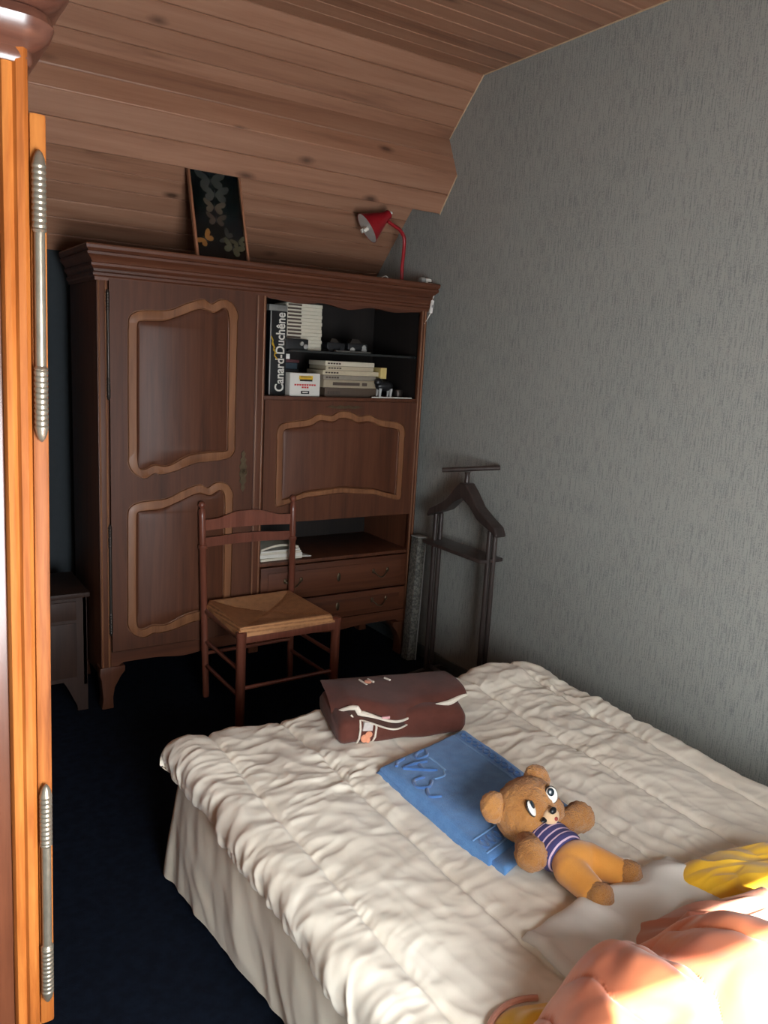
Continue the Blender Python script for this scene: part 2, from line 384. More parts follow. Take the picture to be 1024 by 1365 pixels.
wbox('shelf', wal, (1.603, WX1-.026, F+.004, WYB-.012, 1.424, 1.443)); wbox('shelf', wal, (1.60, WX1-.022, F+.004, WYB-.012, .594, .612))
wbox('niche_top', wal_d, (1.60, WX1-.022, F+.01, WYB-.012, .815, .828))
wbox('niche_shade_panel', wal_d, (WX1-.026, WX1-.022, F+.02, WYB-.012, 1.443, 1.92)); wbox('niche_shade_panel', wal_d, (1.60, 1.603, F+.02, WYB-.012, 1.443, 1.92))  # thin dark panels added to imitate shade on the niche sides
# corner posts with beads
for a, b in ((WX0, .893), (1.566, 1.617), (2.506, WX1)):
    st = wbox('post', wal, (a, b, F-.006, F+.014, .155, 1.925), bevel=.003)
    for xx in (a+.008, b-.010):
        ob('bead', MB().tube([(xx, F-.006, .2), (xx, F-.006, 1.905)], .0042, 8), wal_l, st)
# cornice
prof = [(0, 1.905), (.006, 1.905), (.007, 1.918), (.014, 1.924), (.015, 1.934), (.010, 1.940), (.012, 1.950), (.022, 1.962), (.023, 1.972), (.019, 1.976), (.026, 1.990), (.040, 2.004), (.041, 2.014), (.036, 2.018), (.044, 2.028), (.046, 2.040), (.044, 2.046), (0, 2.046)]
ob('cornice', MB().sweep([(WX0, WYB), (WX0, F), (WX1, F), (WX1, WYB)], [(o, z) for o, z in prof]), walx, wr, angle=25)
wbox('cornice_top', walx, (WX0-.04, WX1+.04, F-.04, WYB, 2.036, 2.045))
# feet
def foot(xa, xb, y0, y1, flip):
    pts = [(0, 0), (.052, 0), (.050, .05), (.058, .10), (.085, .150), (.105, .175), (.105, .2), (-.006, .2), (-.008, .165), (-.002, .145), (.002, .10), (.006, .05)]
    q = [(xa+p, z) for p, z in pts] if not flip else [(xb-p, z) for p, z in pts]
    return ob('foot', MB().prism(q, lambda a, b, d: (a, d, b), y0, y1), wal, wr, bevel=.004)
foot(WX0, WX1, F-.012, F+.06, False); foot(WX0, WX1, F-.012, F+.06, True); foot(WX0, WX1, WYB-.06, WYB, False); foot(WX0, WX1, WYB-.06, WYB, True)
def apron(x0, x1):
    n = 40; bot = []
    for i in range(n+1):
        t = i/n; xx = x0+(x1-x0)*t
        e = min(t, 1-t)*(x1-x0)
        z = .178+.036*sstep(0, .06, e)-.014*math.exp(-((t-.5)/.13)**2)
        bot.append((xx, float(z)))
    pl = [(x0, .268), *bot, (x1, .268)]
    return ob('apron', MB().prism(pl, lambda a, b, d: (a, d, b), F-.004, F+.014), walx, wr)
apron(.89, 1.57); apron(1.60, 2.51)
# panelled fronts: face sheet with holes, grooved band, sunk field
def loopN(P, n=220): return catmull(P, n, True)
def dens(P):   # keep straight runs straight: insert midpoints
    out = []
    for i, p in enumerate(P):
        q = P[(i+1) % len(P)]; out.append(p)
        d = math.hypot(q[0]-p[0], q[1]-p[1])
        if d > .16:
            for t in (.04/d, .5, 1-.04/d): out.append((p[0]+(q[0]-p[0])*t, p[1]+(q[1]-p[1])*t))
    return out
def panelled(name, rect, loops, parent, y, thick, mats):
    xa, xb, za, zb = rect; LO = [loopN(dens(o)) for o, i in loops]; LI = [loopN(dens(i)) for o, i in loops]
    mb = MB(); outer = [(xa, za), (xb, za), (xb, zb), (xa, zb)]
    polys = [[Vector((a, b, 0)) for a, b in outer]]+[[Vector((a, b, 0)) for a, b in l] for l in LO]
    flat = [p for q in polys for p in q]
    tri = tessellate_polygon(polys)
    mb.add([(p.x, y, p.y) for p in flat], [tuple(t) for t in tri])
    e = .004
    b4 = [(xa, za), (xb, za), (xb, zb), (xa, zb)]
    mb.add([(a, y, b) for a, b in b4]+[(a, y+thick, b) for a, b in b4], [(0, 1, 5, 4), (1, 2, 6, 5), (2, 3, 7, 6), (3, 0, 4, 7), (4, 5, 6, 7)])
    d = ob(name, mb, mats[0], parent, angle=30)
    for lo, li in zip(LO, LI):
        # align starts
        k = int(np.argmin(((li-lo[0])**2).sum(1))); li = np.roll(li, -k, axis=0)
        n = len(lo)
        def ring(prof):
            rows = []
            for t, dp in prof:
                q = lo*(1-t)+li*t; rows.append(np.c_[q[:, 0], np.full(n, y-dp), q[:, 1]])
            P = np.array(rows); P = np.concatenate([P, P[:, :1]], 1); return MB().grid(P)
        ob('moulding', ring([(0, 0), (.015, -.008), (.075, -.008), (.10, .0015), (.16, .003), (.82, .003), (.86, .0015), (.88, -.008), (.93, -.009)]), mats[1], d, angle=28)
        P2 = lo*.07+li*.93; cen = li.mean(0)
        mb2 = MB(); poly2 = [Vector((a, b, 0)) for a, b in P2]
        mb2.add([(p.x, y+.009, p.y) for p in poly2], [tuple(t) for t in tessellate_polygon([poly2])])
        P3 = li; P4 = li*.96+cen*.04
        rows = np.array([np.c_[q[:, 0], np.full(n, y-dp), q[:, 1]] for q, dp in ((P2, -.009), (P3, -.004), (P4, .0005))]); rows = np.concatenate([rows, rows[:, :1]], 1)
        mb2 = MB().grid(rows); p4 = [Vector((a, b, 0)) for a, b in P4]
        mb2.add([(p.x, y-.0005, p.y) for p in p4], [tuple(t) for t in tessellate_polygon([p4])])
        ob('panel', mb2, mats[2], d, angle=30)
    return d
UO = [(0.972, 1.716), (0.981, 1.771), (1.032, 1.798), (1.147, 1.807), (1.226, 1.841), (1.306, 1.867), (1.344, 1.85), (1.388, 1.873), (1.441, 1.863), (1.474, 1.817), (1.472, 1.519), (1.471, 1.18), (1.444, 1.15), (1.379, 1.136), (1.283, 1.128), (1.19, 1.095), (1.119, 1.08), (1.089, 1.086), (1.045, 1.064), (0.992, 1.091), (0.970, 1.131), (0.970, 1.428)]
UI = [(1.018, 1.719), (1.023, 1.745), (1.042, 1.75), (1.128, 1.754), (1.206, 1.783), (1.296, 1.818), (1.358, 1.806), (1.405, 1.829), (1.424, 1.814), (1.427, 1.785), (1.428, 1.518), (1.430, 1.197), (1.419, 1.183), (1.335, 1.183), (1.241, 1.169), (1.149, 1.124), (1.089, 1.13), (1.05, 1.114), (1.023, 1.115), (1.016, 1.139), (1.016, 1.169), (1.016, 1.429)]
dz = -.835
LO_ = [(a-.008, b+dz) for a, b in UO[:10]]+[(1.466, .665), (1.464, .420), (1.440, .388), (1.372, .372), (1.276, .362), (1.184, .338), (1.113, .330), (1.083, .334), (1.039, .318), (.986, .345), (.962, .385), (.962, .62)]
LI_ = [(a-.006, b+dz) for a, b in UI[:10]]+[(1.421, .665), (1.422, .437), (1.410, .423), (1.328, .421), (1.235, .408), (1.143, .372), (1.083, .378), (1.044, .366), (1.018, .368), (1.010, .390), (1.010, .42), (1.010, .62)]
LO_ = [(a, max(b, .30)) for a, b in LO_]
door = panelled('door', (.897, 1.562, .272, 1.915), [(UO, UI), (LO_, LI_)], wr, F-.010, .020, (wal, wal_l, wal))
FO = [(1.686, 1.089), (1.685, 1.27), (1.716, 1.315), (1.852, 1.335), (1.908, 1.361), (1.983, 1.354), (2.031, 1.376), (2.095, 1.374), (2.150, 1.353), (2.213, 1.359), (2.275, 1.335), (2.410, 1.315), (2.441, 1.27), (2.442, 1.096), (2.440, 0.918), (2.417, 0.898), (2.264, 0.935), (2.060, 0.953), (1.854, 0.938), (1.712, 0.900), (1.688, 0.918)]
FI = [(1.727, 1.088), (1.725, 1.264), (1.746, 1.283), (1.869, 1.298), (1.927, 1.325), (2.003, 1.32), (2.036, 1.336), (2.090, 1.334), (2.145, 1.316), (2.215, 1.322), (2.280, 1.298), (2.382, 1.283), (2.402, 1.264), (2.402, 1.097), (2.402, 0.945), (2.385, 0.935), (2.262, 0.966), (2.060, 0.985), (1.855, 0.969), (1.745, 0.940), (1.728, 0.955)]
flap = panelled('drop_front', (1.620, 2.503, .818, 1.425), [(FO, FI)], wr, F-.008, .018, (wal, wal_l, wal))
# scalloped strip over the shelf niche
sc = [(1.617, 1.925)]; sc += [(1.617+.889*t, 1.902-.004-.011*math.sin(t*pi)**.5+.010*math.cos(t*6*pi)*math.exp(-((t-.5)/.4)**2)) for t in np.linspace(0, 1, 50)]; sc += [(2.506, 1.925)]
ob('valance_strip', MB().prism(sc, lambda a, b, d: (a, d, b), F-.002, F+.016), walx, wr)
# drawers
for k, (za, zb) in enumerate(((.412, .590), (.228 + .045, .404))):
    d = wbox('drawer', walx, (1.622, 2.502, F-.008, F+.012, za, zb), bevel=.004)
    zc = (za+zb)/2
    wbox('drawer_frame', walx, (1.66, 2.464, F-.012, F-.006, za+.03, zb-.03), bevel=.003, parent=d)
    for xx in (1.80, 2.33):
        h = MB(); pts = [(xx-.045+.09*t, F-.014-.016*math.sin(pi*t), zc+.012-.034*math.sin(pi*t)) for t in np.linspace(0, 1, 14)]
        h.tube(pts, .0038, 8)
        for e in (-.045, .045): h.ell((xx+e, F-.014, zc+.012), (.010, .005, .014), n=10, k=6)
        ob('handle', h, brass, d)
    ob('keyhole_plate', MB().ell((2.07, F-.012, zc), (.012, .004, .024), n=12, k=8), brass, d)
# hinges on the carved door
def hinge(parent, x, y, za, zb, r, mat, mat2):
    H = zb-za; e = .055*H/.45
    g = ob('hinge', MB().tube([(x, y, za+e), (x, y, zb-e)], r, 14), mat2, parent)
    for z, s in ((za, 1), (zb, -1)):
        pr = [(r*.2, 0), (r*.7, .003), (r*.95, .008), (r*1.1, .012)]
        q = .014
        while q < e+.04: pr += [(r*1.25, q), (r*1.3, q+.004), (r*1.05, q+.007), (r*1.05, q+.009)]; q += .012
        ob('finial', MB().lathe([(a, b*s) for a, b in (pr if s > 0 else pr)], (x, y, z), (0, 0, 1), 14), mat, g)
    return g
hinge(wr, .890, F-.014, 1.41, 1.872, .0065, darkmetal, darkmetal); hinge(wr, .890, F-.014, .349, .868, .0065, darkmetal, darkmetal)
# key plate (openwork silhouette)
kp = [(0, .10), (.012, .085), (.006, .070), (.016, .055), (.010, .040), (.020, .022), (.012, .006), (.020, -.012), (.012, -.030), (.018, -.050), (.006, -.064), (.012, -.080), (0, -.10)]
kp = kp+[(-a, b) for a, b in kp[-2:0:-1]]
e = ob('key_plate', MB().prism([(1.513+a, 1.085+b) for a, b in kp], lambda a, b, d: (a, d, b), F-.014, F-.009), brass, door)
ob('key', MB().tube([(1.513, F-.014, 1.085), (1.513, F-.034, 1.085)], .003, 8).tube([(1.513+.010*math.cos(t), F-.036, 1.085+.010*math.sin(t)) for t in np.linspace(0, 2*pi, 16)], .002, 6), brass, door)
ob('escutcheon', MB().prism([(2.06+a*1.2*4.0, 1.395+b*.9) for a, b in [(-.022, 0), (-.016, .010), (-.010, .004), (-.005, .012), (0, .006), (.005, .012), (.010, .004), (.016, .010), (.022, 0), (.012, -.008), (.004, -.005), (-.006, -.009), (-.014, -.006)]], lambda a, b, d: (a, d, b), F-.011, F-.007), brass, flap)

# ------------------------------------------------------------------ things in the shelf niche (shelf tops at z 1.443 and 1.669)
def item(name, label, cat, mb, mat, group=None, bevel=.0015, **k):
    lo = np.array(mb.v); base = (float(lo[:, 0].mean()), float(lo[:, 1].mean()), float(lo[:, 2].min()))
    return tag(ob(name, mb, mat, loc=base, bevel=bevel, **k), label, cat, group)
def child(name, mb, mat, parent, **k): return ob(name, mb, mat, parent, **k)
ZS, ZS2 = 1.443, 1.669
cream = plain('cream_paper', (196, 190, 172), .7, 0, .06); paper = plain('white_paper', (206, 204, 194), .7, 0, .05)
ink = plain('dark_ink', (70, 58, 50), .7, 0, .1); teal = plain('dark_teal_cover', (30, 46, 56), .5); gold = plain('gold_foil', (196, 158, 48), .4, .3)
box_black = plain('gloss_black_card', (17, 19, 22), .3, 0, .1)
t = item('bottle_box', 'tall glossy black bottle carton with white vertical lettering on the shelf', 'box', MB().box(1.672, 1.762, 3.60, 3.68, ZS, 1.846), box_black)
text('lettering', 'Canard-Duch\u00eane', .066, paper, t, (1.750-t.location.x, 3.599-t.location.y, .018), (pi/2, -pi/2, 0), sx=.83)
child('edge_strip', MB().box(1.673, 1.678, 3.598, 3.6005, ZS+.004, 1.846), grey_pl, t)
emb = MB()
for zz, dx in ((1.70, 0), (1.672, .008), (1.645, .014)): emb.tube([(1.678+dx, 3.598, zz+.026), (1.688+dx, 3.598, zz+.006), (1.684+dx, 3.598, zz-.01), (1.70+dx, 3.598, zz-.028)], .0035, 6)
child('emblem', emb, gold, t)
item('tape_roll_box', 'small grey metal box lying on top of the tall black carton', 'box', MB().box(1.668, 1.765, 3.605, 3.665, 1.847, 1.876), plain('grey_tin', (128, 128, 124), .35, .5))
item('red_ball', 'small dull red ball wedged behind the black carton on the shelf', 'ball', MB().ell((1.778, 3.76, ZS2+.031), (.032, .032, .032)), plain('dull_red', (120, 44, 44), .6), bevel=0)
z = ZS2
for k in range(13):
    dx = random.uniform(-.004, .004)
    lb, gp = (('plain beige disc case without spine label at the foot of the shelf stack', 'unlabelled disc cases') if k < 3 else
              ('beige plastic disc case with dark spine label in the tall shelf stack', 'labelled disc cases') if k < 12 else ('topmost beige disc case of the tall shelf stack', None))
    c = item('cassette_case', lb, 'case', MB().box(1.768+dx, 1.966+dx, 3.62, 3.76, z, z+.0165), cream, gp, bevel=.0012)
    if 2 < k: child('spine_label', MB().box(1.776+dx, 1.850+dx, 3.6185, 3.6202, z+.004, z+.013), ink, c)
    z += .0172
def gadget(name, label, cat, x, y, z, w, h, d, lens):
    o = item(name, label, cat, MB().box(x, x+w, y, y+d, z, z+h), black_pl, bevel=.006)
    for lx, lz, r in lens: child('lens_ring', MB().lathe([(r*1.5, 0), (r*1.5, .006), (r, .008), (r*.8, .006)], (x+lx, y, z+lz), (0, -1, 0), 14), grey_pl if r < .01 else darkmetal, o)
    return o
gadget('compact_camera', 'small black compact camera in front of the beige case stack', 'camera', 1.748, 3.575, ZS2, .122, .052, .035, [(.083, .030, .007), (.106, .016, .008)])
g2 = gadget('toy_vehicle', 'black model car with grey windows on the upper shelf', 'toy car', 2.0, 3.62, ZS2+.012, .105, .034, .06, [])
for xx in (2.02, 2.085): child('wheel', MB().lathe([(.013, 0), (.013, .01)], (xx, 3.615, ZS2+.013), (0, 1, 0), 12), black_pl, g2)
child('cabin', MB().prism([(2.02, ZS2+.045), (2.03, ZS2+.066), (2.055, ZS2+.066), (2.072, ZS2+.045)], lambda a, b, d: (a, d, b), 3.628, 3.672), darkmetal, g2)
g3 = gadget('toy_vehicle', 'dark model car with a pale headlamp on the upper shelf, beside the black one', 'toy car', 2.125, 3.625, ZS2+.012, .12, .036, .06, [(.095, .018, .008)])
for xx in (2.15, 2.22): child('wheel', MB().lathe([(.014, 0), (.014, .01)], (xx, 3.618, ZS2+.014), (0, 1, 0), 12), grey_pl, g3)
child('cabin', MB().prism([(2.14, ZS2+.047), (2.152, ZS2+.070), (2.19, ZS2+.070), (2.21, ZS2+.047)], lambda a, b, d: (a, d, b), 3.632, 3.678), darkmetal, g3)
item('metal_ruler', 'grey metal strip lying in front of the model cars', 'ruler', MB().box(2.03, 2.24, 3.585, 3.60, ZS2, ZS2+.008), plain('grey_strip', (110, 110, 106), .4, .4), bevel=.001)
# lower shelf
wb = item('white_carton', 'white carton with yellow, red and black printed bands on the shelf', 'box', MB().box(1.772, 1.940, 3.57, 3.66, ZS, ZS+.114), plain('white_card', (206, 204, 196), .55, 0, .03), bevel=.004)
yl = plain('yellow_print', (206, 166, 40), .5); rp = plain('red_print', (190, 50, 48), .5)
child('yellow_label', MB().box(1.822, 1.898, 3.5688, 3.5702, ZS+.082, ZS+.101), yl, wb)
child('label_bar', MB().box(1.826, 1.895, 3.568, 3.5695, ZS+.074, ZS+.083).box(1.830, 1.890, 3.568, 3.5695, ZS+.094, ZS+.097), box_black, wb)
rb = MB()
for q in range(9): rb.box(1.797+q*.0135, 1.807+q*.0135, 3.5688, 3.5702, ZS+.052, ZS+.060)
for q in range(3): rb.box(1.838+q*.0135, 1.848+q*.0135, 3.5688, 3.5702, ZS+.040, ZS+.048)
child('red_lettering', rb, rp, wb); child('black_label', MB().box(1.834, 1.880, 3.5688, 3.5702, ZS+.012, ZS+.027), box_black, wb)
child('black_label_lettering', MB().box(1.842, 1.872, 3.568, 3.5692, ZS+.017, ZS+.022), paper, wb)
# dark books behind the white carton, white eraser box on top
z = ZS
for k, (h, c) in enumerate(((.045, box_black), (.04, teal), (.043, box_black), (.033, teal), (.016, plain('maroon_cover', (74, 34, 38), .5)))):
    b = item('book', ['thick black book at the bottom of the dark pile behind the carton', 'dark teal book second from the bottom of the dark pile', 'black book in the middle of the dark pile on the shelf', 'dark teal book near the top of the dark pile', 'thin maroon booklet on top of the dark pile'][k], 'book', MB().box(1.776, 1.872-(.01 if k % 2 else 0), 3.675, 3.80, z, z+h-.0008), c); z += h
item('eraser_box', 'small white box on top of the dark book pile', 'box', MB().box(1.778, 1.822, 3.68, 3.72, z, z+.026), white_pl, bevel=.003)
# pile of pale books
z = ZS
cols = [('brown_cover', (78, 64, 52), .046, 1.985, 2.30), ('buff_cover', (150, 138, 116), .040, 1.976, 2.300), ('grey_cover', (132, 124, 110), .024, 1.974, 2.290), ('cream_cover', (184, 172, 146), .024, 1.970, 2.305), ('pale_cover', (176, 164, 140), .022, 1.986, 2.272), ('ivory_cover', (196, 188, 168), .024, 1.982, 2.276)]
lab = ['thick dark brown book at the bottom of the pale pile', 'thick buff book with a dark spine band in the pale pile', 'greyish book in the middle of the pale pile', 'cream book sticking out to the right of the pale pile', 'pale tan book second from the top of the pale pile', 'ivory paperback on top of the pale pile']
for k, (n_, c, h, xa, xb) in enumerate(cols):
    b = item('book', lab[k], 'book', MB().box(xa, xb, 3.60, 3.78, z, z+h-.0008), plain(n_, c, .6, 0, .08), bevel=.002)
    sp = MB()
    if k == 1: sp.box(2.03, 2.19, 3.5985, 3.6003, z+.012, z+.028).box(2.205, 2.235, 3.5985, 3.6003, z+.012, z+.028)
    else:
        for q in range(5): sp.box(xa+.014+q*.016, xa+.026+q*.016, 3.5985, 3.6003, z+h*.3, z+h*.62)
    child('spine_print', sp, ink, b); z += h
item('yellow_notepad', 'small yellow pad poking out of the pale book pile', 'notepad', MB().box(2.308, 2.345, 3.585, 3.66, 1.553-.01, 1.60), plain('yellow_pad', (196, 176, 112), .7), bevel=.002)
fig = thing('toy_figure', 'small dark four-legged toy figure standing beside the pale book pile', 'toy', (2.33, 3.57, ZS+.001))
ob('body', MB().ell((2.33, 3.58, ZS+.063), (.055, .026, .028)).ell((2.29, 3.575, ZS+.082), (.024, .02, .022)), black_pl, fig)
for xx, yy in ((2.295, 3.565), (2.297, 3.595), (2.362, 3.565), (2.364, 3.595)): ob('leg', MB().tube([(xx, yy, ZS+.002), (xx+.004, yy, ZS+.05)], [.006, .009], 8), grey_pl, fig)
item('white_rod', 'thin white rod lying at the front edge of the lower shelf', 'rod', MB().tube([(2.24, 3.553, ZS+.004), (2.492, 3.553, ZS+.004)], .0038, 8), paper, bevel=0)
item('film_tin', 'small dark tin at the right end of the lower shelf', 'tin', MB().lathe([(.024, 0), (.026, .004), (.026, .04), (.024, .046), (.0, .047)], (2.44, 3.61, ZS)), darkmetal, bevel=0)
# magazines in the lower niche
z = .612
for k in range(5):
    a = random.uniform(-.06, .06); h = (.014, .018, .012, .010, .012)[k]; wd = (.235, .23, .225, .22, .215)[k]
    mb = MB(); cv = .018 if k == 4 else 0.0
    xs = np.linspace(1.64, 1.64+wd, 10); P0 = []
    rows = []
    for yy in (3.57, 3.82):
        rows.append([(x, yy+(x-1.75)*a, z+cv*math.sin(pi*min(1, max(0, (x-1.64)/wd)))) for x in xs])
    bot = np.array(rows); top = bot.copy(); top[:, :, 2] += h-.001
    n = len(xs); vs = [tuple(p) for p in bot.reshape(-1, 3)]+[tuple(p) for p in top.reshape(-1, 3)]
    fs = []
    for i in range(n-1):
        fs += [(i, i+1, n+i+1, n+i), (2*n+i, 3*n+i, 3*n+i+1, 2*n+i+1), (i, 2*n+i, 2*n+i+1, i+1), (n+i, n+i+1, 3*n+i+1, 3*n+i)]
    fs += [(0, n, 3*n, 2*n), (n-1, 2*n+n-1, 3*n+n-1, n+n-1)]
    mb.add(vs, fs)
    item('magazine', ['white magazine at the bottom of the stack in the lower niche', 'thick white magazine second in the niche stack', 'white magazine in the middle of the niche stack', 'thin white magazine below the bowed one in the niche', 'bowed pale magazine on top of the niche stack'][k], 'magazine', mb, paper if k % 2 else cream, bevel=0)
    z += h
item('loose_sheet', 'loose white sheet sticking out beside the magazines in the niche', 'paper', MB().prism([(1.862, 3.60), (1.935, 3.585), (1.90, 3.70)], lambda a, b, d: (a, b, d), .612, .616), paper, bevel=0)

# ------------------------------------------------------------------ on top of the wardrobe
ZT = 2.046
fr = thing('butterfly_picture', 'tall framed display of mounted butterflies leaning on top of the wardrobe', 'picture', (1.44, 3.612, ZT), (math.radians(-19.0), 0, 0))
fwood = wood('frame_wood', (110, 68, 48), (140, 92, 66), (160, 110, 82), 'z', .4, 30)
fdark = plain('dark_backing', (20, 30, 32), .22, 0, .15, 8)
ob('backing', MB().box(-.122, .122, .014, .020, .006, .463), fdark, fr, local=True)
for b in ((-.1285, -.1175, 0, .022, 0, .469), (.1175, .1285, 0, .022, 0, .469), (-.1175, .1175, 0, .022, 0, .010), (-.1175, .1175, 0, .022, .459, .469)):
    ob('frame_bar', MB().box(*b), fwood, fr, local=True, bevel=.002)
bcol = [plain('wing_grey', (92, 92, 84), .6), plain('wing_buff', (120, 104, 84), .6), plain('wing_brown', (92, 74, 60), .6), plain('wing_ochre', (176, 118, 52), .6), plain('wing_olive', (112, 110, 84), .6)]
def wing(mb, cx, cz, s, ang, side, y):
    o = [(0, 0), (.25, .32), (.62, .55), (.92, .60), (1.0, .42), (.85, .12), (.55, -.02), (.72, -.2), (.70, -.45), (.48, -.58), (.22, -.45), (.05, -.15)]
    ca, sa = math.cos(ang), math.sin(ang)
    q = [(cx+s*(side*a*ca-b*sa), cz+s*(side*a*sa+b*ca)) for a, b in o]
    c = MB().prism(q, lambda a, b, d: (a, d+.012*abs((a-cx)*ca+(b-cz)*sa)/s*s*-8, b), y, y+.0012)
    mb.add(c.v, c.f)
for cx, cz, s, an, ci in ((-.02, .395, .075, .05, 0), (-.005, .330, .070, 0, 0), (-.015, .265, .055, -.1, 1), (-.012, .205, .050, -.05, 2), (-.075, .105, .048, .75, 3), (.055, .075, .055, -.4, 4), (.03, .125, .042, 1.1, 0), (.085, .105, .040, .3, 4)):
    mb = MB(); wing(mb, cx, cz, s, an, 1, .012); wing(mb, cx, cz, s, an, -1, .012)
    b = ob('butterfly', mb, bcol[ci], fr, local=True)
    ob('butterfly_body', MB().ell((cx, .012, cz), (.003, .003, s*.36), (0, -an, 0), 8, 6), black_pl, b, local=True)
M, nt, b_ = mk('picture_glass'); b_.inputs['Transmission Weight'].default_value = 1; b_.inputs['Roughness'].default_value = .02; b_.inputs['IOR'].default_value = 1.1
ob('glass', MB().box(-.1175, .1175, .003, .0045, .010, .459), M, fr, local=True)

lp = thing('desk_lamp', 'red metal desk lamp with conical shade on top of the wardrobe', 'lamp', (2.478, 3.69, ZT))
ob('base', MB().lathe([(.075, 0), (.078, .004), (.074, .014), (.03, .020), (.012, .024)], (2.478, 3.69, ZT), n=28), red_pl, lp)
ob('stem', MB().tube(catmull([(2.478, 3.69, ZT+.02), (2.476, 3.69, 2.14), (2.481, 3.69, 2.23), (2.474, 3.685, 2.285), (2.440, 3.68, 2.320), (2.395, 3.678, 2.338), (2.360, 3.675, 2.352)], 40, False).tolist(), .0095, 12), red_pl, lp)
ax = Vector((-.81, .22, -.59)).normalized(); apex = Vector((2.372, 3.675, 2.392))
sh = ob('shade', MB().lathe([(.0, 0), (.018, .001), (.024, .008), (.026, .035), (.030, .042), (.083, .150), (.081, .150), (.028, .046), (.0, .044)], apex, ax, 32), red_pl, lp, angle=50)
ob('shade_lining', MB().lathe([(.080, .1492), (.027, .050), (.026, .049)][::1], apex, ax, 32), white_pl, sh)
ob('bulb', MB().tube([apex+ax*.05+Vector((0, .012, 0)), apex+ax*.178+Vector((0, .012, 0))], .011, 12).tube([apex+ax*.05-Vector((0, .012, 0)), apex+ax*.178-Vector((0, .012, 0))], .011, 12), plain('white_glass_tube', (226, 224, 214), .3), lp)
ob('cap', MB().ell(apex-ax*.004, (.010, .010, .008), n=12, k=8), white_pl, sh)
item('lamp_cord', 'thin white cord lying on the wardrobe top behind the lamp', 'cord', MB().tube(catmull([(2.40, 3.72, ZT+.003), (2.36, 3.66, ZT+.004), (2.32, 3.58, ZT+.006), (2.29, 3.56, ZT+.018), (2.27, 3.60, ZT+.004), (2.2, 3.66, ZT+.003)], 40, False).tolist(), .0025, 6), white_pl, bevel=0)
pg = thing('plug_adapter', 'small white plug adapter lying on the corner of the wardrobe top', 'plug', (2.545, 3.56, ZT))
ob('body', MB().box(2.535, 2.575, 3.545, 3.585, ZT, ZT+.030), white_pl, pg, bevel=.008)
ob('socket', MB().lathe([(.016, 0), (.018, .004), (.018, .02), (.015, .026)], (2.535, 3.56, ZT+.017), (-1, 0, 0), 14), grey_pl, pg)
for q in (-.006, .006): ob('pin', MB().tube([(2.556+q, 3.547, ZT+.010), (2.556+q, 3.528, ZT+.010)], .002, 6), brass, pg)
sw = thing('cord_switch', 'white inline switch hanging at the right end of the wardrobe cornice', 'switch', (2.553, 3.505, 1.93))
ob('body', MB().box(-.009, .009, -.006, .006, -.034, .034), white_pl, sw, local=True, bevel=.005)
ob('rocker', MB().box(-.004, .004, -.009, -.005, -.004, .010), grey_pl, sw, local=True, bevel=.001)
ob('cord', MB().tube(catmull([(0, .004, .034), (.004, .0, .07), (.0, -.012, .105), (-.012, .03, .122), (-.02, .06, .122)], 20, False).tolist(), .0022, 6).tube(catmull([(0, 0, -.034), (-.004, .01, -.06), (-.012, .02, -.09), (-.016, .03, -.13)], 20, False).tolist(), .0022, 6), white_pl, sw, local=True)
sw.rotation_euler = (0, math.radians(8), 0)

# ------------------------------------------------------------------ speckled board beside the wardrobe
bd = thing('folding_board', 'tall narrow speckled grey board standing between wardrobe and valet stand', 'board', (2.495, 3.42, 0), (math.radians(-2), math.radians(3.2), 0))
M, nt, b_ = mk('speckled'); v = coords(nt, (1, 1, 1)); f = noise(nt, v, 90, 2, .5)
nt.links.new(ramp(nt, f, [(.42, s2l((70, 70, 66))), (.5, s2l((92, 90, 84))), (.6, s2l((112, 110, 102)))]), b_.inputs['Base Color'])
ob('panel', MB().box(-.026, .026, -.015, .05, .004, .70), M, bd, local=True, bevel=.004)
ob('edge_trim', MB().box(.024, .030, -.018, .052, .003, .705).box(-.029, .029, -.018, .052, .698, .706), grey_pl, bd, local=True, bevel=.002)

# ------------------------------------------------------------------ nightstand
ns = thing('nightstand', 'small dark wooden nightstand with arched apron beside the wardrobe', 'nightstand', (.62, 3.74, 0))
NX0, NX1, NY0, NY1, NZ = .42, .795, 3.56, 3.92, .56
ob('top', MB().box(NX0-.012, NX1+.012, NY0-.016, NY1, NZ-.022, NZ), nightw, ns, bevel=.004)
ob('side_panel', MB().box(NX0, NX0+.018, NY0, NY1, .12, NZ-.022), nightw, ns, bevel=.002); ob('side_panel', MB().box(NX1-.018, NX1, NY0, NY1, .12, NZ-.022), nightw, ns, bevel=.002)
ob('back_panel', MB().box(NX0+.018, NX1-.018, NY1-.01, NY1, .12, NZ-.022), nightw, ns)
dr = ob('drawer', MB().box(NX0+.045, NX1-.045, NY0-.006, NY0+.012, NZ-.125, NZ-.04), nightw, ns, bevel=.003)
ob('knob', MB().lathe([(.005, 0), (.005, .01), (.011, .016), (.012, .022), (.006, .027)], ((NX0+NX1)/2, NY0-.006, NZ-.082), (0, -1, 0), 14), brass, dr)
ob('door', MB().box(NX0+.045, NX1-.045, NY0-.004, NY0+.012, .165, NZ-.14), nightw, ns, bevel=.003)
arch = [(NX0, NZ-.022), (NX0, 0), (NX0+.045, 0)]+[(NX0+.045+(NX1-NX0-.09)*t, .02+.125*min(1, math.sin(pi*t)*1.7)) for t in np.linspace(0.0, 1, 30)]+[(NX1-.045, 0), (NX1, 0), (NX1, NZ-.022)]
ob('front_frame', MB().prism(arch, lambda a, b, d: (a, d, b), NY0, NY0+.018), nightw, ns)
for xx in (NX0, NX1-.03): ob('leg', MB().box(xx, xx+.03, NY1-.03, NY1, 0, .13), nightw, ns, bevel=.002)

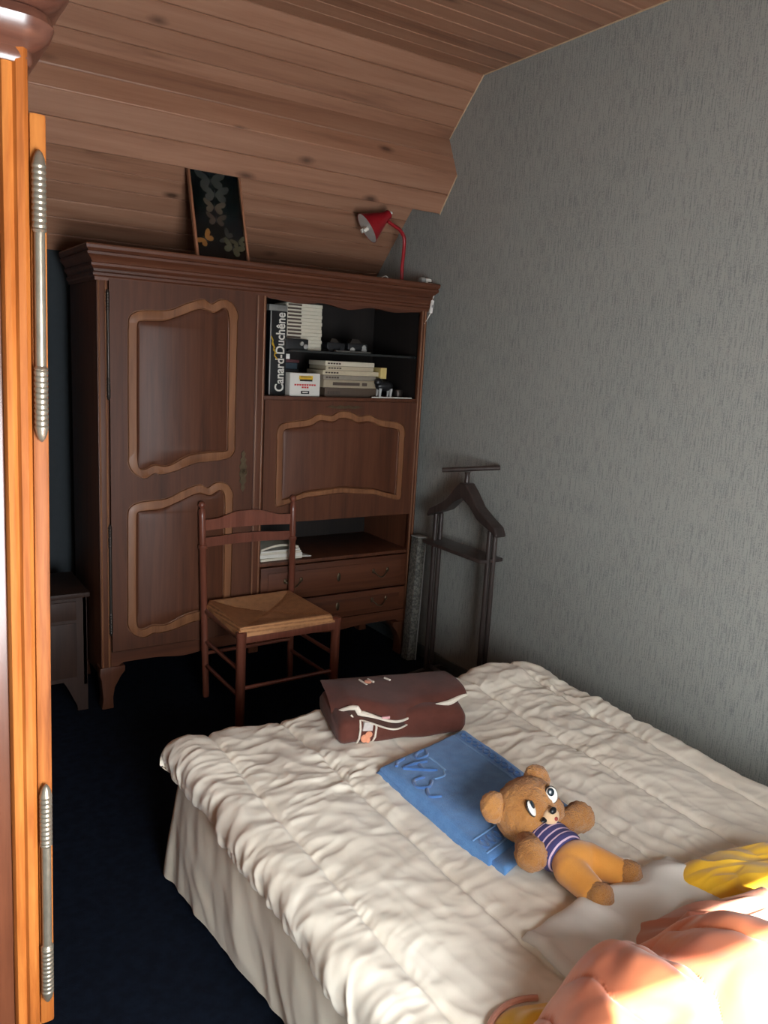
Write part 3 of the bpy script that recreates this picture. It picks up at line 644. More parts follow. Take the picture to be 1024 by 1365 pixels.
# ------------------------------------------------------------------ ladder-back chair with rush seat
ch = thing('rush_chair', 'reddish-brown ladder-back chair with woven straw seat in front of the wardrobe', 'chair', (1.545, 3.24, 0))
SZ = .478
def turned(p, q, r, knob=True, name='back_post'):
    p = Vector(p); q = Vector(q); Lg = (q-p).length; d = (q-p).normalized()
    pr = [(r*.8, 0), (r*.95, .02), (r, Lg*.3), (r, Lg*.76), (r*1.25, Lg*.765), (r*1.25, Lg*.78), (r*.85, Lg*.785), (r*.98, Lg*.80), (r, Lg*.92)] if knob else [(r*.78, 0), (r*.95, .03), (r, Lg*.3), (r, Lg*.93), (r*1.12, Lg*.965), (r*1.12, Lg*.995), (r*.9, Lg)]
    if knob: pr += [(r*.98, Lg-.042), (r*.62, Lg-.036), (r*.6, Lg-.031), (r*.95, Lg-.024), (r*1.02, Lg-.014), (r*.75, Lg-.004), (r*.2, Lg)]
    return ob(name, MB().lathe(pr, p, d, 18), chairw, ch, angle=50)
BL0, BL1 = (1.318, 3.455, 0), (1.300, 3.492, .955); BR0, BR1 = (1.772, 3.465, 0), (1.776, 3.502, .960)
turned(BL0, BL1, .0165); turned(BR0, BR1, .0165)
turned((1.318, 3.045, 0), (1.318, 3.045, .462), .0215, False, 'front_leg'); turned((1.792, 3.055, 0), (1.792, 3.055, .462), .0215, False, 'front_leg')
def slat(z0, hh, crown, bow):
    n = 22; rows = []
    for e, sgn in ((0, 0), (1, 1)):
        rows.append([])
    A = Vector((1.302, 3.488, z0)); B = Vector((1.775, 3.498, z0)); P = []
    for t in np.linspace(0, 1, n):
        c = A.lerp(B, t); yb = bow*math.sin(pi*t)
        cr = crown*(sstep(.12, .42, t)*sstep(.12, .42, 1-t)); lo_ = z0+.004*math.sin(pi*t)
        P.append([(c.x, c.y+yb-.006, lo_), (c.x, c.y+yb-.006, z0+hh+float(cr)), (c.x, c.y+yb+.006, z0+hh+float(cr)), (c.x, c.y+yb+.006, lo_), (c.x, c.y+yb-.006, lo_)])
    return ob('slat', MB().grid(np.array(P)), chairw, ch, angle=50)
slat(.815, .052, .030, .014); slat(.735, .046, .006, .014)
# seat frame and stretchers
ob('seat_rail', MB().box(1.330, 1.780, 3.034, 3.062, .408, .446), chairw, ch, bevel=.006)
for (a, b) in (((1.318, 3.05, .43), (1.318, 3.46, .43)), ((1.792, 3.06, .43), (1.774, 3.47, .43)), ((1.32, 3.462, .43), (1.772, 3.472, .43))): ob('seat_rail', MB().tube([a, b], .013, 10), chairw, ch)
for (a, b) in (((1.318, 3.045, .20), (1.792, 3.055, .20)), ((1.318, 3.045, .16), (1.318, 3.46, .16)), ((1.318, 3.045, .28), (1.318, 3.46, .28)), ((1.792, 3.055, .16), (1.772, 3.47, .16)), ((1.792, 3.055, .28), (1.772, 3.47, .28)), ((1.32, 3.46, .22), (1.772, 3.47, .22))): ob('stretcher', MB().tube([a, b], .0095, 10), chairw, ch)
# rush seat: four triangular fields of strands
def m_rush(name, axis, c1, c2):
    M, nt, b = mk(name); v = coords(nt, (1, 1, 1), False)
    w = nt.nodes.new('ShaderNodeTexWave'); w.wave_type = 'BANDS'; w.bands_direction = axis; w.inputs['Scale'].default_value = 52; w.inputs['Distortion'].default_value = 1.2; w.inputs['Detail'].default_value = 2; w.inputs['Detail Scale'].default_value = 1.0
    nt.links.new(v, w.inputs['Vector']); n_ = noise(nt, v, 30, 4)
    mx = nt.nodes.new('ShaderNodeMath'); mx.operation = 'MULTIPLY_ADD'; mx.inputs[1].default_value = .5; nt.links.new(w.outputs['Fac'], mx.inputs[0]); nt.links.new(n_, mx.inputs[2])
    nt.links.new(ramp(nt, mx.outputs[0], [(.3, s2l(c1)), (.85, s2l(c2))]), b.inputs['Base Color']); b.inputs['Roughness'].default_value = .55
    bump(nt, b, w.outputs['Fac'], .8, .004); return M
ru1 = m_rush('rush_across', 'Y', (130, 86, 52), (190, 136, 90)); ru2 = m_rush('rush_along', 'X', (138, 92, 56), (200, 144, 96))  # front and back fields tinted slightly darker to imitate their reflection
c0 = [Vector((1.302, 3.032, 0)), Vector((1.775, 3.036, 0)), Vector((1.762, 3.478, 0)), Vector((1.318, 3.470, 0))]
n = 41; P = np.zeros((n, n, 3))
for i in range(n):
    for j in range(n):
        a, b = i/(n-1), j/(n-1); p = (c0[0]*(1-a)+c0[1]*a)*(1-b)+(c0[3]*(1-a)+c0[2]*a)*b
        e = min(a, 1-a, b, 1-b); rim = .010*math.exp(-(e/.14)**2)
        seam = abs(min(a, 1-a)-min(b, 1-b))
        zz = SZ-.004+rim-.012*(1-math.exp(-(e/.22)**2))-.006*math.exp(-(seam/.02)**2)*min(1, e*8)
        zz -= .030*max(0, 1-e/.035)**2
        P[i, j] = (p.x, p.y, zz)
st = MB(); st.v = [tuple(q) for q in P.reshape(-1, 3)]
for i in range(n-1):
    for j in range(n-1):
        a, b = (i+.5)/(n-1), (j+.5)/(n-1); st.f.append((i*n+j, (i+1)*n+j, (i+1)*n+j+1, i*n+j+1)); st.mi.append(0 if min(b, 1-b) < min(a, 1-a) else 1)
st2 = MB(); st2.v = [(x, y, .440) for x, y, z in st.v]; 
bd_ = [(i, 0) for i in range(n)]+[(n-1, j) for j in range(1, n)]+[(i, n-1) for i in range(n-2, -1, -1)]+[(0, j) for j in range(n-2, 0, -1)]
o0 = len(st.v); st.v += [(P[i, j][0], P[i, j][1], .440) for i, j in bd_]; kk = len(bd_)
for q in range(kk):
    i, j = bd_[q]; i2, j2 = bd_[(q+1) % kk]; st.f.append((i*n+j, o0+q, o0+(q+1) % kk, i2*n+j2)); st.mi.append(0 if j == j2 else 1)
st.f.append(tuple(o0+q for q in range(kk))); st.mi.append(0)
ob('seat', st, [ru1, ru2], ch, angle=60)['label'] = 'woven straw seat'

# ------------------------------------------------------------------ valet stand
VX = 2.455; VYA, VYB = 3.20, 2.775
vs_ = thing('valet_stand', 'dark wooden clothes valet stand with hanger against the grey wall', 'valet stand', (VX, (VYA+VYB)/2, 0))
for yy, zt in ((VYA, .885), (VYB, .885)):
    ob('post', MB().tube([(VX-.012, yy, .03), (VX-.012, yy, zt)], .0125, 12), valetw, vs_); ob('post', MB().tube([(VX+.022, yy, .03), (VX+.022, yy, zt)], .0125, 12), valetw, vs_)
    ob('base_foot', MB().prism([(-.20, 0), (-.20, .012), (-.16, .025), (.0, .045), (.085, .045), (.12, .025), (.125, 0)], lambda a, b, d: (VX+a, d, b), yy-.014, yy+.014), valetw, vs_, bevel=.003)
ob('base_rail', MB().box(VX-.02, VX+.02, VYB, VYA, .04, .06), valetw, vs_, bevel=.003)
yc = (VYA+VYB)/2
hp = [(-.275, .0), (-.255, .035), (-.20, .060), (-.12, .105), (-.06, .170), (-.02, .205), (.02, .205), (.06, .170), (.12, .105), (.20, .060), (.255, .035), (.275, .0), (.268, -.012), (.24, .005), (.19, .022), (.12, .050), (.06, .100), (.0, .130), (-.06, .100), (-.12, .050), (-.19, .022), (-.24, .005), (-.268, -.012)]
ob('hanger', MB().prism([(yc+a, .872+b) for a, b in hp], lambda a, b, d: (d, a, b), VX-.028, VX+.034), valetw, vs_, bevel=.010, seg=3)
ob('neck', MB().lathe([(.018, 0), (.013, .012), (.011, .05), (.015, .065)], (VX, yc, 1.065), n=14), valetw, vs_)
ob('trouser_bar', MB().tube([(2.375, 3.085, 1.128), (2.572, 2.885, 1.163)], .012, 14), valetw, vs_)
ob('tray', MB().box(VX-.065, VX+.075, VYB-.01, VYA+.035, .728, .746), valetw, vs_, bevel=.005)

# ------------------------------------------------------------------ armoire beside the camera (its near side faces the window)
am = thing('armoire', 'honey-coloured oak armoire seen from the side with long metal barrel hinges', 'armoire', (.203, 1.35, 0), (0, math.radians(.85), 0))
AW, AD, AH = 1.18, .56, 2.075
def ab(name, mat, *bs, bevel=.003, parent=am):
    mb = MB()
    for b in bs: mb.box(*b)
    return ob(name, mb, mat, parent, local=True, bevel=bevel)
def post_poly(y0): return [(-.040, y0+.05), (-.040, y0+.010), (-.036, y0+.002), (-.028, y0), (-.022, y0+.003), (-.018, y0-.004), (-.008, y0-.006), (-.002, y0-.002), (0, y0+.006), (0, y0+.05)]
ob('post', MB().prism(post_poly(0), lambda a, b, d: (a, b, d), 0, AH), oak, am, local=True, angle=30)
ob('post', MB().prism([(a, AW-b) for a, b in post_poly(0)], lambda a, b, d: (a, b, d), 0, AH), oak, am, local=True, angle=30)
ab('side_panel', oak_dark, (-AD, -.040, .014, .034, .06, AH)); ab('side_panel', oak_dark, (-AD, -.040, AW-.034, AW-.014, .06, AH))
ab('back_post', oak_dark, (-AD-.02, -AD+.03, 0, .05, 0, AH)); ab('back_post', oak_dark, (-AD-.02, -AD+.03, AW-.05, AW, 0, AH))
ab('back_panel', oak_dark, (-AD-.012, -AD, .05, AW-.05, .06, AH)); ab('bottom_board', oak_dark, (-AD, -.004, .034, AW-.034, .40, .42))
ab('top_board', oak_dark, (-AD, -.002, .03, AW-.03, AH-.02, AH)); ab('frieze', oak, (-.02, 0, .05, AW-.05, 1.99, AH))
ab('base_drawer', oak, (-.02, .012, .06, AW-.06, .14, .40)); ab('plinth', oak, (-.03, 0, .05, AW-.05, 0, .13))
for ya, yb, hs in ((.002, AW/2-.002, 0), (AW/2+.002, AW-.002, 1)):
    d = ab('door', oak, (0, .024, ya, yb, .425, 1.978), bevel=.005)
    ab('door_panel', oak, (.020, .030, ya+.09, yb-.09, .53, 1.15), (.020, .030, ya+.09, yb-.09, 1.25, 1.87), bevel=.006, parent=d)
    ob('key_plate', MB().ell((.026, (yb-.03) if hs == 0 else (ya+.03), 1.15), (.003, .012, .05), n=12, k=8), brass, d, local=True)
def hinge_l(x, y, za, zb, r):
    e = .11; g = ob('hinge', MB().tube([(x, y, za+.02), (x, y, zb-.02)], r*.82, 16), pewter, am, local=True)
    for z, s in ((za, 1), (zb, -1)):
        pr = [(r*.15, 0), (r*.5, .004), (r*.85, .012), (r*.95, .018)]; q = .020
        while q < e: pr += [(r*1.06, q+.0015), (r*1.08, q+.0045), (r*.94, q+.006), (r*.94, q+.0065)]; q += .0085
        pr += [(r*1.1, q), (r*.82, q+.004)]
        ob('finial', MB().lathe([(a, b*s) for a, b in pr], (x, y, z), (0, 0, 1), 16), pewter, g, local=True, angle=50)
hinge_l(.0110, -.008, 1.492, 1.925, .0098); hinge_l(.0110, -.008, .478, .905, .0098)
cprof = [(-.02, AH-.035), (.002, AH-.035), (.006, AH-.028), (.004, AH-.016), (.016, AH-.008), (.030, AH+.004), (.036, AH+.020), (.030, AH+.034), (.022, AH+.038), (.040, AH+.050), (.056, AH+.066), (.058, AH+.085), (.05, AH+.09), (-.02, AH+.09)]
arc = [(-.014+.016*math.cos(t), .016+.016*math.sin(t)) for t in np.linspace(-pi/2, 0, 7)]; arc2 = [(a, AW-b) for a, b in arc[::-1]]
ob('cornice', MB().sweep([(-AD-.02, 0)]+arc+arc2+[(-AD-.02, AW)], cprof), wood('cornice_oak', (58, 34, 26), (80, 48, 37), (98, 62, 48), 'x', .3, 22, coat=.25), am, local=True, angle=40)
ab('cornice_top', oak_dark, (-AD-.02, .03, -.03, AW+.03, AH+.078, AH+.088))

# ------------------------------------------------------------------ bed
BX0, BX1, BY0, BY1 = .785, 2.215, .28, 2.235       # mattress outline
ZM = .405                                         # mattress top
white_sheet = cloth('ivory_sheet', (226, 217, 198), (216, 206, 186), .8, 40, 700, .12, .0008, .2)
duvet_m = cloth('ivory_duvet', (236, 229, 213), (229, 220, 202), .72, 46, 700, .12, .0010, .25)
bed = thing('bed', 'low double bed frame and mattress under the cream duvet', 'bed', ((BX0+BX1)/2, (BY0+BY1)/2, 0))
ob('bed_base', MB().box(BX0+.03, BX1-.03, BY0+.02, BY1-.005, .09, .21), plain('grey_ticking', (150, 150, 146), .8), bed, bevel=.012)
ob('mattress', MB().box(BX0, BX1, BY0, BY1, .212, ZM), white_sheet, bed, bevel=.03, seg=4)
for xx in (BX0+.1, BX1-.1):
    for yy in (BY0+.1, BY1-.1): ob('leg', MB().tube([(xx, yy, 0), (xx, yy, .09)], .022, 12), darkmetal, bed)
# hanging side sheet
path = []
for t in np.linspace(0, 1, 170): path.append((BX0-.012, BY0+(BY1-.03-BY0)*t, -1, 0))
for t in np.linspace(0, 1, 14)[1:-1]: a = pi-t*pi/2; path.append((BX0+.028+.04*math.cos(a), BY1-.03+.04*math.sin(a), math.cos(a), math.sin(a)))
for t in np.linspace(0, 1, 130): path.append((BX0+.03+(BX1-.06-BX0)*t, BY1+.012, 0, 1))
for t in np.linspace(0, 1, 14)[1:-1]: a = pi/2-t*pi/2; path.append((BX1-.03+.04*math.cos(a), BY1-.03+.04*math.sin(a), math.cos(a), math.sin(a)))
for t in np.linspace(0, 1, 170): path.append((BX1+.012, BY1-.03-(BY1-.03-BY0)*t, 1, 0))
pa = np.array(path); sarc = np.r_[0, np.cumsum(np.hypot(np.diff(pa[:, 0]), np.diff(pa[:, 1])))]
nr = 34; P = np.zeros((len(pa), nr, 3))
scorner = sarc[169]
for j in range(nr):
    v = j/(nr-1)
    hem = .028+.014*pn(sarc*3.1, sarc*0+4.2)-.018*np.exp(-((sarc-scorner-.03)/.10)**2)+.05*np.exp(-((sarc-scorner+.95)/.35)**2)*0
    z = ZM+.012+(hem-ZM-.012)*v
    fold = (.020*pn(sarc*5.5+v*.5, sarc*0+1.3)+.012*pn(sarc*13+v*.7, sarc*0+7.7)+.006*ridge(sarc*9+v*1.6, v*2.2+sarc*0)-.003)*v**.8
    flare = .010*v+.048*v**1.6*np.exp(-((sarc-scorner-.02)/.28)**2)-.030*v*sstep(.25, 1.1, scorner-sarc)*(sarc < scorner)
    off = fold+flare+.012*np.sin(pi*v)
    P[:, j, 0] = pa[:, 0]+pa[:, 2]*off; P[:, j, 1] = pa[:, 1]+pa[:, 3]*off; P[:, j, 2] = z
tag(ob('valance_sheet', MB().grid(P), white_sheet, loc=(BX0, BY1, 0), angle=180), 'plain cream sheet hanging over the bed sides down to the carpet', 'bed sheet')

# duvet: quilted in lengthwise channels, gathered and wrinkled
ZD = .452
def duv_mask(x, y):  # pressed flatter under what lies on it
    m = np.ones_like(x)
    for cx, cy, rx, ry in ((1.41, 1.57, .25, .34), (1.44, 2.04, .27, .22), (1.36, 1.15, .13, .22)):
        m *= 1-.6*np.exp(-(((x-cx)/rx)**2+((y-cy)/ry)**2)**2)
    return m
def crease(x, y, k=3.6): return np.exp(-(pn(x, y)*k)**2*2.2)
def duvet_h(x, y):
    ch_ = (x-.868)/.252; c = np.abs(np.sin(pi*(ch_+.05*pn(y*2.1, x*0+9))))
    puff = .012*np.power(c, .6); stitch = np.exp(-(c/.12)**2)
    wx = x+.06*pn(x*2.5, y*2.5)+.02*pn(x*7, y*7+4); wy = y+.07*pn(x*2.5+7, y*2.5+2)+.02*pn(x*7+3, y*7)
    near = sstep(1.95, 1.15, y); reg = .5+.9*np.clip(pn(x*1.7+11, y*1.7)+.35, 0, 1)
    a = crease(wx*4.2+3, wy*10)*.0075*(1-near*.5)
    b = crease(wx*9+1.5*wy, wy*2.6+5)*.0095*(.25+.75*near)
    dgn = crease(wx*5.5+wy*5, wy*5.5-wx*4.2+2)*.0070
    gat = ridge(wx*10+1, wy*28)**2*.0065*(.25+.75*np.exp(-(c/.45)**2))
    r1 = ridge(wx*6.5+3, wy*14)**2*.0065*(1-near*.4)+ridge(wx*12+1.5*wy, wy*5+5)**2*.006*(.3+.7*near)
    fine = crease(wx*12+wy*7, wy*17-wx*6, 3)*.0038
    bigl = .016*pn(x*2.2+4, y*2.2)
    return (puff+bigl+(a+b+dgn+gat+r1+fine)*reg*(.98-.28*near)-.008*stitch-.018)*duv_mask(x, y)
def roll(half, ext, r, n_flat, n_roll):
    """arc-length profile: flat run, quarter roll, short drop, tuck under -> lateral offset, drop"""
    L1 = pi/2*r; L2 = ext; L3 = pi*.022*.8
    s = np.linspace(0, L1+L2+L3, n_roll); lat = np.where(s < L1, r*np.sin(s/r), r); dr_ = np.where(s < L1, r*(1-np.cos(s/r)), r+(s-L1))
    tk = s > L1+L2; q = (s-L1-L2)/.022
    lat = np.where(tk, r-.022*(1-np.cos(q)), lat); dr_ = np.where(tk, r+L2+.022*np.sin(q), dr_)
    return lat, dr_
rl, rd = roll(0, .030, .052, 0, 30)
xa, xb = BX0+.012, BX1-.012; ya, yb = BY0-.02, BY1-.016
xs = np.r_[xa-rl[::-1], np.linspace(xa, xb, 300)[1:-1], xb+rl]; xd = np.r_[rd[::-1], np.zeros(298), rd]
ys = np.r_[np.linspace(ya, yb, 380), yb+rl[1:]]; yd = np.r_[np.zeros(380), rd[1:]]
X, Y_ = np.meshgrid(xs, ys, indexing='ij'); DX, DY = np.meshgrid(xd, yd, indexing='ij')
Z = ZD-np.sqrt(DX**2+DY**2)
# unrolled coordinates for the pattern
ux = np.r_[xa-np.linspace(.14, 0, 30), np.linspace(xa, xb, 300)[1:-1], xb+np.linspace(0, .14, 30)]; uy = np.r_[np.linspace(ya, yb, 380), yb+np.linspace(0, .14, 30)[1:]]
U, V = np.meshgrid(ux, uy, indexing='ij')
P = np.stack([X, Y_, Z], 2)
gx = np.gradient(P, axis=0); gy = np.gradient(P, axis=1); N = np.cross(gx, gy); N /= np.maximum(1e-9, np.linalg.norm(N, axis=2))[..., None]
H = duvet_h(U, V)
edge = np.clip(np.maximum(DX, DY)/.05, 0, 1)
H += edge*(.008*ridge(U*9, V*13+1.2*pn(U*3, V*3))**2+.018*pn(U*4, V*5)+.004)
H += .045*np.exp(-(((U-2.03)/.20)**2+((V-2.16)/.13)**2))+.012*np.exp(-(((U-.86)/.12)**2+((V-2.15)/.12)**2))
P = P+N*H[..., None]
P[..., 0] = np.where(DX > .07, P[..., 0]+.010*pn(U*4, V*6+3), P[..., 0])
P[..., 2] -= .05*sstep(1.7, .6, V)*np.clip((DX-.03)/.05, 0, 1)*(U < 1.5)*.5
tag(ob('duvet', MB().grid(P), duvet_m, loc=(1.5, 1.25, ZM), angle=180), 'crumpled cream quilted duvet spread over the bed', 'duvet')
def bed_z(x, y): return ZD+float(duvet_h(np.array([float(x)]), np.array([float(y)]))[0])

# turned-back white sheet between the teddy bear and the bedspread heap
def patch(corners, nu, nv, zf):
    c = [np.array(q, float) for q in corners]; P = np.zeros((nu, nv, 3))
    a = np.linspace(0, 1, nu)[:, None, None]; b = np.linspace(0, 1, nv)[None, :, None]
    Q = (c[0]*(1-a)+c[1]*a)*(1-b)+(c[3]*(1-a)+c[2]*a)*b
    P[..., 0] = Q[..., 0]; P[..., 1] = Q[..., 1]; P[..., 2] = zf(Q[..., 0], Q[..., 1], a[..., 0], b[..., 0]); return P
def slab(P, thick, r):
    """closed slab from a top-surface grid: rounded rims down to a flat bottom"""
    mb = MB(); mb.grid(P); n, m_ = P.shape[:2]
    B = P.copy(); B[..., 2] = P[..., 2]-thick; mb.grid(B, True)
    o = 0; off = n*m_; rim = [(i, 0) for i in range(n)]+[(n-1, j) for j in range(1, m_)]+[(i, m_-1) for i in range(n-2, -1, -1)]+[(0, j) for j in range(m_-2, 0, -1)]
    k = len(rim); mid = []
    cx = P.reshape(-1, 3).mean(0)
    for i, j in rim:
        p = P[i, j]; d = p[:2]-cx[:2]; d = d/np.linalg.norm(d); mid.append((p[0]+d[0]*r, p[1]+d[1]*r, p[2]-thick/2))
    o2 = len(mb.v); mb.v += mid
    for q in range(k):
        i, j = rim[q]; i2, j2 = rim[(q+1) % k]; a, b = i*m_+j, i2*m_+j2; c, d = o2+q, o2+(q+1) % k
        mb.f += [(a, b, d, c), (c, d, b+off, a+off)]; mb.mi += [0, 0]
    return mb
sh_c = [(1.13, 1.060), (1.62, 1.085), (1.70, .80), (1.12, .80)]
Ps = patch(sh_c, 60, 40, lambda x, y, a, b: ZD+.010+.040*np.sqrt(np.clip(1-(1-np.clip(b/.30, 0, 1))**2, 0, 1))*np.clip(np.minimum(a, 1-a)*8, .25, 1)+.010*pn(x*9, y*9)+.012*ridge(x*7+y*3, y*5)**2)
tag(ob('white_sheet', slab(Ps, .035, .012), cloth('white_cotton', (226, 223, 214), (214, 210, 200), .75, 40, 600, .15, .001), loc=(1.4, .95, ZD), angle=180), 'white cotton sheet folded back at the teddy bear\'s feet', 'bed sheet')

# ------------------------------------------------------------------ blue towel
tb = cloth('blue_terry', (98, 150, 208), (86, 136, 196), .95, 220, 900, .6, .003, .3); tb_d = cloth('blue_terry_relief', (70, 116, 176), (60, 104, 164), .95, 220, 900, .5, .003, .5); tb_l = cloth('blue_terry_pale', (120, 168, 216), (104, 154, 206), .95, 220, 900, .5, .003, .5)
TC = [(1.215, 1.785), (1.595, 1.865), (1.570, 1.365), (1.205, 1.275)]
tw = thing('blue_towel', 'folded blue terry towel with embossed letters and chain border on the duvet', 'towel', (1.40, 1.57, ZD-.005))
def tz(x, y, a, b):
    e = np.minimum(np.minimum(a, 1-a)*.38, np.minimum(b, 1-b)*.5)
    return ZD+.006+.020*np.sqrt(np.clip(1-(1-np.clip(e/.022, 0, 1))**2, 0, 1))+.006*pn(x*6, y*6)+.0012*pn(x*40, y*40)+.010*b*(1-b)
Pt = patch(TC, 90, 110, tz)
ob('upper_layer', slab(Pt, .013, .007), tb, tw, angle=180)
TC2 = [(1.212, 1.78), (1.59, 1.858), (1.578, 1.352), (1.222, 1.238)]
P2 = patch(TC2, 60, 70, lambda x, y, a, b: ZD+.011+.006*pn(x*5, y*5)+.012*sstep(.88, 1, b)*sstep(.6, .1, a))
ob('lower_layer', slab(P2, .024, .010), tb, tw, angle=180)
def on_towel(a, b, dz=0.0):
    i = min(88.999, a*89); j = min(108.999, b*109); i0, j0 = int(i), int(j); f_, g_ = i-i0, j-j0
    p = (Pt[i0, j0]*(1-f_)+Pt[i0+1, j0]*f_)*(1-g_)+(Pt[i0, j0+1]*(1-f_)+Pt[i0+1, j0+1]*f_)*g_
    return (p[0], p[1], p[2]+dz)
def chain(a0, b0, a1, b1, nl, mat, w, ln):
    mb = MB()
    for k in range(nl):
        t = (k+.5)/nl; ca, cb = a0+(a1-a0)*t, b0+(b1-b0)*t; pts = []
        for q in np.linspace(0, 2*pi, 15):
            da, db = math.cos(q), math.sin(q)
            if abs(a1-a0) < abs(b1-b0): pts.append(on_towel(ca+w*da, cb+ln*db, .0015))
            else: pts.append(on_towel(ca+ln*da, cb+w*db, .0015))
        mb.tube(pts, .0028, 6)
    return ob('chain_border', mb, mat, tw)
chain(.90, .06, .90, .94, 15, tb_d, .030, .024); chain(.05, .90, .86, .90, 11, tb_d, .034, .022)
for a_ in (.83, .965): ob('border_line', MB().tube([on_towel(a_, t, .0012) for t in np.linspace(.04, .96, 40)], .0022, 6), tb_l, tw)
for b_ in (.845, .955): ob('border_line', MB().tube([on_towel(t, b_, .0012) for t in np.linspace(.04, .80, 30)], .0022, 6), tb_l, tw)
def relief(strokes, mat, r=.0055):
    mb = MB()
    for s_ in strokes: mb.tube([on_towel(a, b, .001) for a, b in catmull(s_, 24, False)], r, 8)
    return ob('relief_letter', mb, mat, tw)
relief([[(.36, .16), (.24, .135), (.13, .13)], [(.13, .13), (.23, .20), (.36, .27)], [(.28, .16), (.27, .19), (.27, .22)]], tb_d)
relief([[(.44, .05), (.35, .06), (.32, .10), (.42, .11), (.46, .07)], [(.22, .05), (.14, .06), (.10, .09)]], tb_d, .0048)
relief([[(.20, .28), (.10, .27), (.07, .33), (.15, .37), (.22, .34)], [(.12, .38), (.08, .44), (.16, .48)]], tb_d, .0048)
relief([[(.42, .14), (.43, .22), (.42, .30)], [(.40, .30), (.36, .34), (.26, .33)]], tb_l, .003)

# ------------------------------------------------------------------ brown folded blanket
br = cloth('brown_fleece', (92, 50, 40), (80, 42, 33), .95, 120, 900, .4, .002, .12); brd = cloth('brown_fleece_inner', (74, 50, 42), (64, 42, 36), .95, 120, 900, .4, .002, .12)
ivory = cloth('ivory_print', (216, 206, 190), None, .9, 60, 700, .2, .001); peach = cloth('peach_print', (222, 150, 116), None, .9); pinkp = cloth('pink_print', (210, 158, 158), None, .9)
bl = thing('brown_blanket', 'folded brown fleece blanket with white trim and peach print on the duvet', 'blanket', (1.428, 2.045, ZD-.008), (0, 0, math.radians(-15)))
bw, bdp, bh = .43, .27, .112
n = 40; m_ = 48; P = np.zeros((n, m_, 3))
for i in range(n):
    u = i/(n-1); x = -bw/2+bw*u
    eu = min(u, 1-u)*bw; sq = math.sqrt(max(0, 1-(1-min(1, eu/.03))**2))
    for j in range(m_):
        th = 2*pi*j/(m_-1)
        ca, sa = math.cos(th), math.sin(th); sx = math.copysign(abs(ca)**.45, ca); sz = math.copysign(abs(sa)**.55, sa)
        hh = bh*(.90+.10*u)
        yy = bdp/2*sx*(.94+.06*sq)+.008*float(pn(u*4, th)); zz = hh/2+hh/2*sz*(.55+.45*sq)+.006*float(pn(u*5+3, th*1.3))
        P[i, j] = (x+.012*math.sin(th*1.0)*(1-2*u)*0, yy, max(0.0, zz))
mb = MB().grid(P); mb.add(P[0].tolist(), [tuple(range(m_))]); mb.add(P[-1].tolist(), [tuple(range(m_))[::-1]])
body = ob('folded_body', mb, br, bl, local=True, angle=70)
# top flap with wavy trimmed lip
def lip_y(u): return -.112-.040*math.exp(-((u-.36)/.16)**2)+.014*math.sin(u*10+1)+.045*sstep(.80, 1.0, u)+.05*sstep(.12, 0, u)
def flap(dz, dy, w0, w1, name, mat, thick=.006):
    nu, nv = 46, 26; P = np.zeros((nu, nv, 3))
    for i in range(nu):
        u = i/(nu-1); x = w0+(w1-w0)*u; yf = float(lip_y(u))+dy
        for j in range(nv):
            v = j/(nv-1); yy = .128+(yf-.128)*v
            zz = bh+dz+.010*math.sin(pi*v)+.012*math.sin(u*7+.6)*v-.030*max(0, (v-.8)/.2)**2*(1 if yy < -.10 else .45)-.040*max(0, .10-u)/.10*v - .020*max(0, (u-.9)/.1)*0
            P[i, j] = (x, yy, zz)
    return ob(name, slab(P, thick, .004), mat, bl, local=True, angle=70), P
f1, Pf1 = flap(-.004, -.004, -.205, .20, 'inner_fold', brd)
f2, Pf2 = flap(.012, .012, -.212, .238, 'top_fold', br)
ob('white_trim', MB().tube([tuple(p+np.array((0, -.004, -.002))) for p in Pf2[:, -1]], [.0042+.005*max(0, math.sin(i*.20+.2))**3 for i in range(len(Pf2))], 8), ivory, bl, local=True)
ob('white_trim', MB().tube([tuple(p+np.array((0, -.004, -.003))) for p in Pf1[4:34, -1]], .0028, 8), ivory, bl, local=True)
ob('pink_tag', MB().box(-.082, -.056, -.150, -.146, .088, .106), pinkp, bl, local=True)
pr = MB(); yfr = -bdp/2-.004
for xx in (-.150, -.098): pr.tube([(xx-.004, yfr+.016, .012), (xx, yfr+.001, .035), (xx+.003, yfr+.001, .065), (xx+.004, yfr+.012, .092)], .0035, 8)
ob('stripe', pr, ivory, bl, local=True)
ob('printed_patch', MB().prism([(-.140, .060), (-.108, .058), (-.106, .086), (-.136, .088)], lambda a, b, d: (a, d, b), yfr-.001, yfr+.02), plain('grey_print', (186, 178, 172), .9), bl, local=True)
ob('peach_motif', MB().ell((-.132, yfr+.003, .032), (.012, .004, .014), n=14, k=8).ell((-.118, yfr+.003, .044), (.012, .004, .011), n=14, k=8).ell((-.120, yfr+.003, .026), (.008, .004, .010), n=14, k=8), peach, bl, local=True)
tp = MB()
for xx, ln in ((-.09, .05), (-.06, .03), (.0, .025)): tp.tube([(xx, .085, bh+.021), (xx+.012, .085-ln, bh+.0225)], .0035, 6)
ob('peach_motif', tp, ivory, bl, local=True); ob('peach_motif', MB().ell((-.066, .062, bh+.022), (.012, .016, .003), n=12, k=6), peach, bl, local=True)

